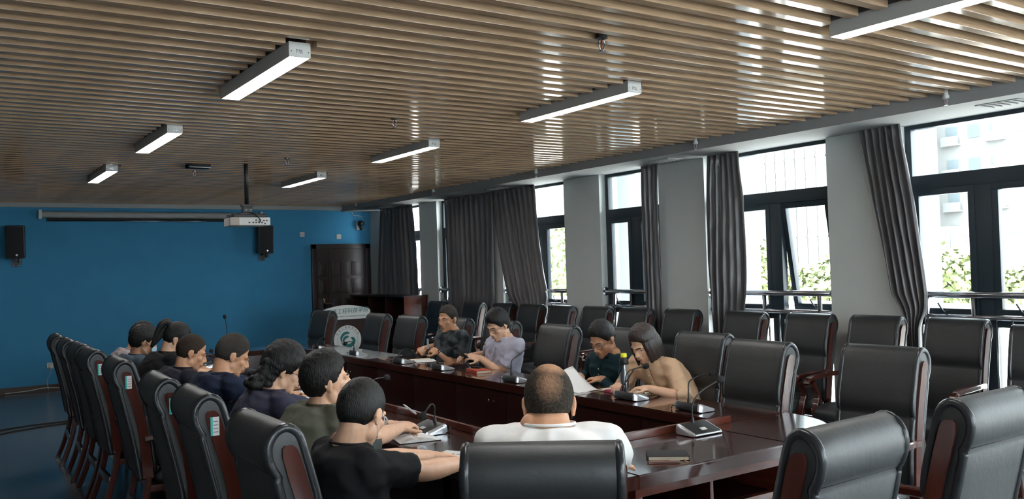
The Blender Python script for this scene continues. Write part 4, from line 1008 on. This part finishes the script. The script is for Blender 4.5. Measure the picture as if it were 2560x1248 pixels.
    so.data.vertices.foreach_get('co', co_); so.data.vertices.foreach_get('normal', no_)
    dd = np.empty(nv_, np.float32)
    for k_i, (x_, y_, z_) in enumerate(co_.reshape(-1, 3).tolist()):
        dd[k_i] = (abs(noise.noise((x_*9+sd, y_*9, z_*15)))-.22)*-.020*wrinkle+noise.noise((x_*22, y_*22+sd, z_*26))*.004*wrinkle
    so.data.vertices.foreach_set('co', (co_.reshape(-1, 3)+no_.reshape(-1, 3)*dd[:, None]).ravel()); so.data.update()
    # trousers
    bm = bmesh.new(); torso(bm, 1.0, .002, 0, 2)
    for s in (-1, 1):
        hj, kn, ft = knees[s]; cap(bm, hj, kn, .092, .068, 14); tube(bm, [kn, ft+U*.03], [.066, .056], 16); ell(bm, kn, (.067,)*3)
    ell(bm, P0-U*.03, (.15*width, .13, .09)); remesh('trousers', bm, trousers or M_trouser, .014, t, 3, .5)
    for s in (-1, 1):
        ft = knees[s][2]; bm = bmesh.new(); cap(bm, Vector((ft.x, ft.y, .045))-F*.04, Vector((ft.x, ft.y, .040))+F*.15, .043, .036, 14)
        remesh('shoe', bm, M_shoe, .011, t, 2)
    # eyes, brows, lips
    for s in (-1, 1):
        bm = bmesh.new(); ell(bm, (s*.030, .0690, .004), (.0125, .0100, .0075), M=MH, seg=12, rings=8); fin('eye', bm, M_eyew, t, True)
        bm = bmesh.new(); cap(bm, MH @ Vector((s*.020, .0795, .007)), MH @ Vector((s*.040, .0735, .006)), .0026, .0022, 8); fin('eyelash', bm, M_hair, t, True)
        bm = bmesh.new(); tube(bm, [MH @ Vector(q) for q in spline([(s*.013, .0955, .0255), (s*.030, .0905, .031), (s*.050, .0775, .027)], 4)], [.003]*3+[.0036]*4+[.002]*2, 8); fin('eyebrow', bm, M_hair, t, True)
    bm = bmesh.new(); tube(bm, [MH @ Vector(q) for q in spline([(-.021, .092, -.0600), (0, .1015, -.0590), (.021, .092, -.0600)], 5)], [.0022]+[.0044]*9+[.0022], 8); fin('lips', bm, M_lip, t, True)
    info = dict(t=t, MH=MH, top=top, F=F, L=Lt, arms=arms, off=off, ff=fr(9)[1], U=U)
    if collar:
        bm = bmesh.new(); c0 = top-U*.012
        pts1 = [c0+Lt*math.cos(a)*.072+F*math.sin(a)*.066+U*(.018-.022*max(0, math.sin(a))) for a in [PI/2+.25+(2*PI-.5)*q/22 for q in range(23)]]
        pts2 = [p+(p-c0).normalized()*.020-U*.028 for p in pts1]
        a_ = [bm.verts.new(p) for p in pts1]; b_ = [bm.verts.new(p) for p in pts2]
        c_ = [bm.verts.new(p-(p-c0).normalized()*.004-U*.002) for p in pts1]; d_ = [bm.verts.new(p-(p-c0).normalized()*.006) for p in pts2]
        for q in range(22):
            bm.faces.new((a_[q], a_[q+1], b_[q+1], b_[q])); bm.faces.new((c_[q], d_[q], d_[q+1], c_[q+1])); bm.faces.new((a_[q], c_[q], c_[q+1], a_[q+1])); bm.faces.new((b_[q], b_[q+1], d_[q+1], d_[q]))
        bm.faces.new((a_[0], b_[0], d_[0], c_[0])); bm.faces.new((a_[-1], c_[-1], d_[-1], b_[-1]))
        bmesh.ops.recalc_face_normals(bm, faces=bm.faces); fin('collar', bm, collar, t, True)
        fr_ = []
        for k_i in range(9, 2, -1):
            tt_, f_ = fr(k_i); fr_.append(sp[k_i]+f_*(W[k_i][1]*(width*.5+.5)+.017))
        bm = bmesh.new(); strap(bm, spline(fr_, 3), .028, .004, hint=F); pk = fin('button_placket', bm, shirt, t, 2)
        for p_ in fr_[1:]:
            bm = bmesh.new(); ell(bm, p_+F*.003, (.005, .005, .005), seg=8, rings=6); fin('button', bm, M_wplastic, pk, True)
    else:
        bm = bmesh.new(); c0 = top-U*.006
        tube(bm, [c0+Lt*math.cos(a)*(neck_r+.014)+F*math.sin(a)*(neck_r+.006)+U*(.004-.006*math.sin(a)) for a in [2*PI*q/28 for q in range(29)]], .0048, 8); fin('neckband', bm, shirt, t, True)
    return info
def glasses(i, m=M_wire):
    MH, t = i['MH'], i['t']; g_ = empty('spectacles', (0, 0, 0)); g_.parent = t
    for s in (-1, 1):
        bm = bmesh.new(); tube(bm, [MH @ Vector((s*.033+.024*math.cos(a), .099-.006*abs(math.cos(a)), .001+.017*math.sin(a))) for a in [2*PI*q/18 for q in range(19)]], .0015, 6); fin('rim', bm, m, g_, True)
        bm = bmesh.new(); tube(bm, [MH @ Vector(q) for q in ((s*.057, .094, .006), (s*.074, .05, .008), (s*.080, .0, .010), (s*.082, -.02, .0))], .0016, 6); fin('temple', bm, m, g_, True)
    bm = bmesh.new(); tube(bm, [MH @ Vector((-.010, .101, .004)), MH @ Vector((.010, .101, .004))], .0015, 6); fin('bridge', bm, m, g_, True)
def wmask(i, loops=True, where='face'):
    MH, t = i['MH'], i['t']
    for s in (-1, 1):
        bm = bmesh.new(); tube(bm, [MH @ Vector(q) for q in spline([(s*.084, -.012, .022), (s*.080, .03, .002), (s*.066, .06, -.020)], 4)], .0016, 6); fin('ear_loop', bm, M_maskw, t, True)
        bm = bmesh.new(); tube(bm, [MH @ Vector(q) for q in spline([(s*.086, -.018, -.028), (s*.074, .02, -.065), (s*.055, .05, -.085)], 4)], .0016, 6); fin('ear_loop', bm, M_maskw, t, True)
    return
def sheet(name, pts, m, parent, th=.002):
    bm = bmesh.new(); a = [[bm.verts.new(p) for p in r_] for r_ in pts]; n_ = [[bm.verts.new(Vector(p)+Vector((0, 0, th))+Vector((th, 0, 0))) for p in r_] for r_ in pts]
    for i in range(len(a)-1):
        for j in range(len(a[0])-1):
            bm.faces.new((a[i][j], a[i][j+1], a[i+1][j+1], a[i+1][j])); bm.faces.new((n_[i][j], n_[i+1][j], n_[i+1][j+1], n_[i][j+1]))
    return fin(name, bm, m, parent, True)

C_black = cloth('black_tshirt', (.011, .0115, .014, 1)); C_olive = cloth('olive_grey_tshirt', (.125, .130, .098, 1)); C_purple = cloth('dusky_navy_blouse', (.036, .036, .062, 1))
C_navy = cloth('navy_polo', (.010, .016, .036, 1)); C_dnavy = cloth('dark_plum_navy_tshirt', (.021, .021, .032, 1)); C_bw = cloth('black_blouse', (.008, .008, .009, 1))
C_slate = cloth('slate_blue_shirt', (.060, .085, .110, 1)); C_pink = cloth('pale_pinkish_shirt', (.42, .35, .36, 1)); C_lav = cloth('lavender_white_shirt', (.50, .50, .60, 1))
C_teal = cloth('dark_teal_shirt', (.010, .034, .044, 1)); C_peach = cloth('peach_cotton_shirt', (.56, .375, .24, 1)); C_white = cloth('white_tshirt', (.80, .79, .77, 1))
C_camo = mat('dark_camouflage_print', (.018, .024, .028, 1), .85, spec=.2, bump=.4, bscale=12, col2=(.095, .110, .118, 1), nscale=13, detail=1)

# --- left row, from the viewer outwards -----------------------------------------
# 1 black T-shirt, mask hanging under the chin
i = person('man in black T-shirt, blue mask under his chin, nearest of the left row', (1.30, 2.97), (1.325, 3.00, 1.07), 4, 30, 22,
           {-1: (1.86, 3.08, .80), 1: (1.79, 3.30, .80)}, C_black, M_skinB, hair='buzz', vox=.005, hands={-1: dict(f=(1, .1, -.05), curl=.5), 1: dict(f=(.9, -.1, -.05), n=(0, 0, 1), curl=.35)},
           hints={-1: (-.1, -.8, -.7)}, sh_drop=.09)
hair_cap('hair', i['MH'], M_hair, i['t'], .005, .004, noise_a=.0015)
wmask(i)
M = i['MH']
sheet('face_mask', [[M @ Vector((x, .098-x*x*9+dy, z)) for x in [-.052+.013*k for k in range(9)]] for z, dy in ((-.070, .004), (-.085, .014), (-.105, .018), (-.125, .006))], M_mask, i['t'])
# 2 olive T-shirt
i = person('man in an olive grey T-shirt holding a pen, second of the left row', (1.28, 3.76), (1.50, 3.76, 1.10), 2, -12, -4,
           {-1: (1.90, 3.86, .83), 1: (1.93, 4.02, .82)}, C_olive, M_skinB, vox=.005, hands={-1: dict(f=(.75, .35, .1), n=(-.2, -.3, 1), curl=1.0), 1: dict(f=(.9, -.2, .0), curl=.8)}, hints={-1: (-.1, -.7, -.7)})
hair_cap('hair', i['MH'], M_hair, i['t'], .014, .016, noise_a=.004)
pen(1.99, 3.92, .905, R(-60), R(30), M_silver, 'silver pen in the olive T-shirt man\'s raised hand', .13)
t = thing('wrist_watch', 'watch band catching light on the olive T-shirt man\'s wrist', 'watch', (1.90, 4.02, .835))
bm = bmesh.new(); tube(bm, [(0, .032*math.cos(a), .03*math.sin(a)) for a in [2*PI*q/18 for q in range(19)]], .005, 8); fin('band', bm, M_silver, t, True)
# 3 curly haired woman
i = person('woman with curly black hair and glasses in a dusky navy blouse', (1.27, 4.5), (1.53, 4.44, 1.095), -4, -14, 22,
           {-1: (1.88, 4.42, .80), 1: (1.95, 4.75, .80)}, C_purple, M_skinB, female=True, width=.97, hs=.97, sleeve='elbow')
hair_cap('hair', i['MH'], M_hair, i['t'], .020, .022, fringe=.020, noise_a=.007, side=-.01)
def curls(bm, M=i['MH']):
    rnd = random.Random(3)
    for k in range(60):
        u = rnd.random(); ell(bm, (rnd.uniform(-.07, .07), -.09-.045*u+rnd.uniform(-.02, .03), .03-.16*u), (.018+.012*rnd.random(),)*3, M=M, seg=8, rings=6)
    for k in range(16):
        ell(bm, (rnd.choice((-1, 1))*(.062+rnd.uniform(-.01, .012)), -.055+rnd.uniform(-.02, .02), -.0-.09*rnd.random()), (.020,)*3, M=M, seg=8, rings=6)
bm = bmesh.new(); curls(bm); remesh('curls', bm, M_hair, .006, i['t'], 1, .4)
glasses(i, M_blackm)
bm = bmesh.new(); box(bm, -.012, .012, -.004, .004, -.006, .006, .002, M=i['MH'] @ Matrix.Translation((.045, -.112, .01))); fin('hair_clip', bm, M_silver, i['t'])
# 4 navy polo
i = person('stout man in a navy polo shirt bending over his notes, fourth of the left row', (1.27, 5.55), (1.555, 5.43, 1.10), 0, -8, 26,
           {-1: (1.90, 5.42, .82), 1: (2.02, 5.72, .82)}, C_navy, M_skinA, width=1.12, collar=C_navy, vox=.006, neck_r=.064, hands={-1: dict(f=(.7, .5, .15), curl=.9), 1: dict(f=(.8, -.4, .1), curl=.9)}, chin=1.15)
hair_cap('hair', i['MH'], M_hairg, i['t'], .005, .010, noise_a=.0015)
pen(2.05, 5.62, .90, R(-40), R(-50), M_black, 'black pen held upright by the navy polo man', .13)
# 5 dark T-shirt, thinning hair
i = person('man with thinning hair in a dark plum navy T-shirt, fifth of the left row', (1.25, 6.42), (1.535, 6.35, 1.06), 0, -10, 22,
           {-1: (1.90, 6.3, .80), 1: (1.98, 6.55, .80)}, C_dnavy, M_skinA, width=1.05)
hair_cap('hair', i['MH'], mat('thin_brownish_hair', (.035, .024, .018, 1), .7, spec=.2, bump=.6, bscale=150), i['t'], .004, .003, noise_a=.001, fringe=-.012)
# 6 ponytail
i = person('woman in black with a looped black ponytail, sixth of the left row', (1.27, 7.05), (1.61, 7.12, 1.11), -2, -12, 30,
           {-1: (1.92, 7.0, .80), 1: (1.98, 7.25, .80)}, C_bw, M_skinB, female=True, width=.92, hs=.96)
hair_cap('hair', i['MH'], M_hair, i['t'], .009, .010, noise_a=.002)
strands('ponytail', i['MH'], M_hair, i['t'], [[(0, -.095, .085), (.0, -.135, .105), (0, -.165, .065), (0, -.165, .0), (0, -.150, -.08), (0, -.14, -.14)], [(.012, -.095, .08), (.02, -.13, .09), (.018, -.152, .04), (.015, -.155, -.03), (.01, -.145, -.11)],
         [(-.012, -.095, .08), (-.02, -.13, .09), (-.018, -.152, .04), (-.015, -.155, -.03), (-.01, -.145, -.11)], [(0, -.10, .04), (0, -.125, .0), (0, -.135, -.06), (0, -.14, -.12)], [(0, -.10, .01), (0, -.12, -.03), (0, -.13, -.09), (0, -.14, -.14)]], .022, .011)
# 7 slate shirt and mask loops
i = person('man in a slate blue shirt wearing a mask with white ear loops', (1.25, 7.72), (1.48, 7.70, 1.065), 0, -2, 16,
           {-1: (1.90, 7.6, .80), 1: (1.95, 7.9, .80)}, C_slate, M_skinA, sleeve='long')
hair_cap('hair', i['MH'], M_hair, i['t'], .012, .014, noise_a=.004, fringe=.006); wmask(i)
sheet('face_mask', [[i['MH'] @ Vector((x, .112-x*x*12-dy, z)) for x in [-.062+.0155*k for k in range(9)]] for z, dy in ((-.015, .004), (-.04, -.004), (-.07, .0), (-.095, .012))], M_mask, i['t'])
# 8 pale shirt, farthest
i = person('man in a pale pinkish shirt, farthest of the left row, mostly hidden by his neighbour', (1.28, 8.5), (1.60, 8.40, 1.06), 0, 2, 30,
           {-1: (1.92, 8.3, .80), 1: (1.98, 8.6, .80)}, C_pink, M_skinA)
hair_cap('hair', i['MH'], M_hair, i['t'], .012, .014, noise_a=.003)

# --- bald man at the near end -----------------------------------------------------
i = person('bald crowned man in a white T-shirt seen from behind in the foreground', (1.60, 2.20), (1.675, 2.305, 1.145), 52, 52, 14,
           {-1: (2.22, 2.62, .80), 1: (1.98, 2.86, .80)}, C_white, M_skinA, width=.98, vox=.0045, neck_r=.068, sh_drop=.085, hs=1.0, neckfwd=.045, ndrop=.045, hump=.04, shdx=.185)
M_balding = mat('balding_hair', (.045, .037, .030, 1), .8, spec=.15, bump=.8, bscale=170)
def balding_material(m, skin):
    nt = m.node_tree; b = nt.nodes['Principled BSDF']; a = nt.nodes.new('ShaderNodeAttribute'); a.attribute_name = 'scalp'
    n = nt.nodes.new('ShaderNodeTexNoise'); n.inputs['Scale'].default_value = 110; n.inputs['Detail'].default_value = 3
    tc = nt.nodes.new('ShaderNodeTexCoord'); nt.links.new(tc.outputs['Object'], n.inputs['Vector'])
    ad = nt.nodes.new('ShaderNodeMath'); ad.operation = 'MULTIPLY_ADD'; ad.inputs[1].default_value = .55; nt.links.new(n.outputs[0], ad.inputs[0])
    sb_ = nt.nodes.new('ShaderNodeMath'); sb_.operation = 'SUBTRACT'; sb_.inputs[1].default_value = .275; nt.links.new(a.outputs['Fac'], sb_.inputs[0]); nt.links.new(sb_.outputs[0], ad.inputs[2])
    mx = nt.nodes.new('ShaderNodeMix'); mx.data_type = 'RGBA'; mx.clamp_factor = True; nt.links.new(ad.outputs[0], mx.inputs[0]); mx.inputs[6].default_value = (.030, .026, .021, 1); mx.inputs[7].default_value = skin
    nt.links.new(mx.outputs[2], b.inputs['Base Color'])
balding_material(M_balding, (.42, .235, .14, 1))
ho = hair_cap('hair', i['MH'], M_balding, i['t'], .0035, .001, noise_a=.0006, seg=90, rings=70, side=.004)
inv = i['MH'].inverted(); at = ho.data.attributes.new('scalp', 'FLOAT', 'POINT')
vals = []
for v in ho.data.vertices:
    p = inv @ v.co; d = Vector((p.x/.0775, (p.y+.014)/.0985, (p.z-.03)/.0985))
    # bare patch on the crown reaching forward, thinning towards the back
    q = (d-Vector((.10, -.34, .93)).normalized()).length; v1 = 1-max(0, min(1, (q-.30)/.42))
    q2 = (d-Vector((.05, .5, .85)).normalized()).length; v2 = 1-max(0, min(1, (q2-.35)/.4))
    q3 = (d-Vector((.06, -.93, .28)).normalized()).length; v3 = .55*(1-max(0, min(1, (q3-.15)/.55)))
    lowz = max(0, min(1, (-.028-p.z)/.035))*.75
    vals.append(min(1, max(v1, v2, v3, lowz)))
at.data.foreach_set('value', vals)

# --- right side ---------------------------------------------------------------------
i = person('man in a dark camouflage T-shirt with clasped hands on the right side', (4.05, 7.22), (4.00, 7.06, 1.125), 182, 202, 6,
           {1: (3.93, 7.12, .83), -1: (3.90, 7.44, .83)}, C_camo, M_skinA, width=1.05, hands={1: dict(f=(-.35, .8, .25), n=(-.5, 0, .8), curl=1.2), -1: dict(f=(-.3, -.8, .2), n=(-.5, 0, .8), curl=1.2)}, hints={1: (.4, -.9, -.5), -1: (.4, .9, -.5)}, hump=.02)
hair_cap('hair', i['MH'], M_hairg, i['t'], .004, .008, noise_a=.001)
t2 = thing('face_mask', 'pale blue mask dangling from the camouflage shirt man\'s hands', 'mask', (3.86, 7.22, .86))
sheet('mask_sheet', [[Vector((.0, -.02+.0*k+x*.5, z)) for x in [-.035+.0175*j for j in range(5)]] for k, z in enumerate((.0, .03, .06, .09))], M_mask, t2)
bm = bmesh.new(); tube(bm, spline([(0, .0, .0), (.01, .04, -.02), (.0, .08, -.03), (0, .06, .01)], 4), .002, 6); fin('ear_loop', bm, M_maskw, t2, True)
t2 = thing('wrist_watch', 'dark watch on the camouflage shirt man\'s wrist', 'watch', (3.945, 7.10, .83))
bm = bmesh.new(); tube(bm, [(.032*math.cos(a), .0, .031*math.sin(a)) for a in [2*PI*q/18 for q in range(19)]], .006, 8); fin('band', bm, M_black, t2, True)

i = person('man with glasses in a lavender white collared shirt looking at his phone', (4.06, 6.30), (3.98, 6.17, 1.105), 183, 190, 26,
           {1: (3.90, 6.34, .83), -1: (3.88, 6.52, .83)}, C_lav, M_skinB, collar=C_lav, width=1.04, hands={1: dict(f=(-.6, .4, .15), n=(-.1, -.5, .7), curl=.8), -1: dict(f=(-.8, -.3, .2), n=(0, .5, .7), curl=.8)}, hints={1: (.3, -.9, -.5), -1: (.3, .9, -.5)}, hump=.03)
hair_cap('hair', i['MH'], M_hair, i['t'], .014, .018, noise_a=.003, fringe=.008); glasses(i)

i = person('man with glasses in a dark teal shirt looking down at his lap', (4.14, 4.90), (3.98, 4.81, 1.06), 180, 192, 30,
           {1: (3.93, 4.78, .79), -1: (3.93, 5.02, .79)}, C_teal, M_skinA, collar=C_teal, sleeve='long', width=1.04, hands={1: dict(f=(-.5, .7, .0), curl=.9), -1: dict(f=(-.5, -.7, .0), curl=.9)}, hump=.03)
hair_cap('hair', i['MH'], M_hair, i['t'], .009, .014, noise_a=.0025); glasses(i)

i = person('woman in a peach shirt with shoulder length brown hair writing on a notepad', (4.15, 4.16), (3.965, 4.36, 1.055), 178, 184, 32,
           {1: (3.80, 4.16, .80), -1: (3.84, 4.42, .80)}, C_peach, M_skinB, female=True, collar=C_peach, sleeve='elbow', width=1.03, hs=.97, hands={1: dict(f=(-.7, .6, .0), curl=.8), -1: dict(f=(-.9, -.2, .05), curl=.8)}, hints={1: (.2, -.9, -.6), -1: (.3, .8, -.6)}, hump=.03, detail_noise=.012)
hair_cap('hair', i['MH'], M_hairb, i['t'], .013, .012, noise_a=.0025)
pth = []
for k in range(17):
    u = -1+2*k/16; a = R(-90+u*128)     # around the back, from cheek to cheek
    x, y_ = math.cos(a), math.sin(a)
    pth.append([(x*.070, y_*.085-.014, .055), (x*.086, y_*.100-.012, .0), (x*.090, y_*.100-.008, -.07), (x*.086, y_*.092+.004, -.13), (x*.072, y_*.078+.014, -.165+.01*math.sin(k*2.1))])
strands('long_hair', i['MH'], M_hairb, i['t'], pth, .019, .009, .0065)
pen(3.80, 4.33, .86, R(60), R(55), M_black, 'pen in the peach shirt woman\'s hand', .13)

# ================================================================ OUTSIDE
M_ground = mat('pale_terrace', (.55, .54, .52, 1), .9, noise_amt=.1, nscale=1)
M_bldA = mat('scaffold_mesh_wall', (.105, .128, .124, 1), .9, col2=(.135, .15, .147, 1), nscale=3, stretch=(1, 1, .3))
M_bldB = mat('pale_tower_wall', (.19, .19, .185, 1), .9, noise_amt=.05, nscale=2)
M_win = mat('distant_window', (.125, .15, .16, 1), .4)
M_leaf = mat('sunlit_leaves', (.14, .155, .062, 1), .7, col2=(.085, .115, .038, 1), nscale=4)
M_trunk = mat('tree_bark', (.10, .07, .05, 1), .9)
g = bx('terrace_ground', M_ground, XW+.9, 17, -30, 60, -.5, -.3); tag(g, 'pale ground outside the windows', 'ground'); g['kind'] = 'structure'; del g['label']; del g['category']
g2 = bx('street_ground', M_ground, 17, 180, -60, 200, -4.2, -4.0); g2['kind'] = 'structure'
t = thing('garden_wall', 'low pale parapet wall outside the right hand windows', 'wall', (17, 0, -.3))
bx('wall_panel', mat('parapet_render', (.13, .11, .095, 1), .9), 0, .3, -20, 60, 0, .8, t)
bx('coping', M_ground, -.05, .35, -20, 60, .8, .88, t)
def tower(name, label, x, y0, y1, z1, mw, floors, cols, ww, wh, z0=-4, depth=14, balc=False, cat='building'):
    t = thing(name, label, cat, (x, (y0+y1)/2, z0)); yc = (y0+y1)/2
    bx('tower_wall', mw, 0, depth, y0-yc, y1-yc, 0, z1-z0, t)
    me = None
    for f in range(floors):
        for c in range(cols):
            yy_ = y0-yc+(y1-y0)*(c+.5)/cols; zz_ = (z1-z0)*(f+.5)/floors
            if me is None:
                o = bx('window', M_win, -.06, .05, -ww/2, ww/2, -wh/2, wh/2, t); me = o.data
                bm = bmesh.new(); box(bm, -.6, 0, -ww/2-.3, ww/2+.3, -wh/2-.55, -wh/2-.4); box(bm, -.6, -.5, -ww/2-.3, ww/2+.3, -wh/2-.4, -wh/2+.3); mb = D.meshes.new('balcony'); bm.to_mesh(mb); bm.free(); mb.materials.append(mw)
            else: o = D.objects.new('window', me); COL.objects.link(o); o.parent = t
            o.location = (0, yy_, zz_)
            if balc and (c % 2 == 0):
                q = D.objects.new('balcony', mb); COL.objects.link(q); q.parent = t; q.location = (0, yy_, zz_)
    return t
ta = tower('scaffolded_tower', 'pale green tower wrapped in scaffold netting beyond the tilted window', 60, 43.2, 51.2, 34, M_bldA, 12, 4, 1.1, 1.5)
for k in range(11): 
    bx('scaffold_walkway', mat('scaffold_pipe', (.05, .045, .045, 1), .7), -.9, -.8, -4.0, 4.0, 4+3.2*k, 4.1+3.2*k, ta)
for k in range(9):
    bx('scaffold_pole', MATS['scaffold_pipe'], -.9, -.82, -4+k, -3.94+k, 0, 38, ta)
tower('pale_tower', 'pale tower seen through the narrow windows farther away', 62, 74, 92, 34, M_bldA, 12, 7, 1.1, 1.5)
tower('apartment_tower', 'white apartment tower with small balconies beyond the rightmost window', 78, 34.5, 46.5, 50, M_bldB, 18, 6, 1.0, 1.2, balc=True)
tower('apartment_tower', 'second white apartment tower at the right picture edge outside', 80, 24, 33.5, 50, M_bldB, 18, 5, 1.0, 1.2, balc=True)
tb = tower('office_block', 'low white office block with small windows at the right picture edge outside', 55, 20, 29.6, 2.6, M_bldB, 3, 6, .6, 1.1, balc=False)
t = thing('sign_block', 'low block with two tall vertical sign boards in red characters outside', 'building', (57, 31.6, -4))
bx('block_wall', mat('grey_cladding', (.09, .10, .105, 1), .7), 0, 6, -1.6, 1.9, 0, 7.4, t)
MS = Matrix.Rotation(-PI/2, 4, 'Z') @ Matrix.Rotation(PI/2, 4, 'X')
for yy_, s_, sz, cc in ((-.75, '智创空间', .62, (.10, .03, .045, 1)), (1.0, '众创孵化', .40, (.12, .05, .06, 1))):
    sb2 = bx('sign_strip', M_bldB, -.15, 0, yy_-.42, yy_+.42, .5, 7.2, t)
    for k, ch in enumerate(s_): text_mesh('sign_character', ch, sz, mat('sign_red_%d' % int(sz*100), cc, .6), sb2, .01, Matrix.Translation((-.17, yy_, 6.5-1.0*k)) @ MS)
def tree(x, y, top_, r, label, seed):
    rnd = random.Random(seed); t = thing('tree', label, 'tree', (x, y, -4), 0, 'trees outside')
    bm = bmesh.new(); tube(bm, spline([(0, 0, 0), (.1, 0, 1.5), (-.05, .1, top_+4-r)], 4), [.22-.015*k for k in range(9)], 8); fin('trunk', bm, M_trunk, t, True)
    bm = bmesh.new(); n = 2600
    for k in range(n):
        u = Vector((rnd.gauss(0, 1), rnd.gauss(0, 1), rnd.gauss(0, 1))).normalized()*r*(.62+.42*rnd.random())
        nz = 1+.22*noise.noise(u*1.6); p = Vector((u.x*nz, u.y*nz, (top_+4-r)+u.z*.85*nz)); a = Vector((rnd.uniform(-1, 1), rnd.uniform(-1, 1), rnd.uniform(-1, 1))).normalized(); b = a.cross(u).normalized()*.13; a = a*.16
        vs = [bm.verts.new(p-a), bm.verts.new(p+b), bm.verts.new(p+a), bm.verts.new(p-b)]; bm.faces.new(vs)
    o = fin('foliage', bm, M_leaf, t, False); o['kind'] = 'stuff'
for k, (x, y, tp, r_, lb) in enumerate([(34, 20.0, 2.3, 2.3, 'round green tree low behind the rightmost window pane'), (36, 17.0, 1.3, 1.8, 'small tree at the right picture edge outside'),
                                       (33, 28.9, 3.0, 2.7, 'tree left of the mullion of the tilted window'), (35, 25.4, 1.9, 2.3, 'tree behind the tilted open sash'),
                                       (30, 38.5, 4.6, 3.8, 'tall bright tree in the window beside the tied curtain'), (36, 32.0, 2.6, 2.6, 'tree between the two wide windows outside')]):
    tree(x, y, tp, r_, lb, 20+k)
proto_ok = True
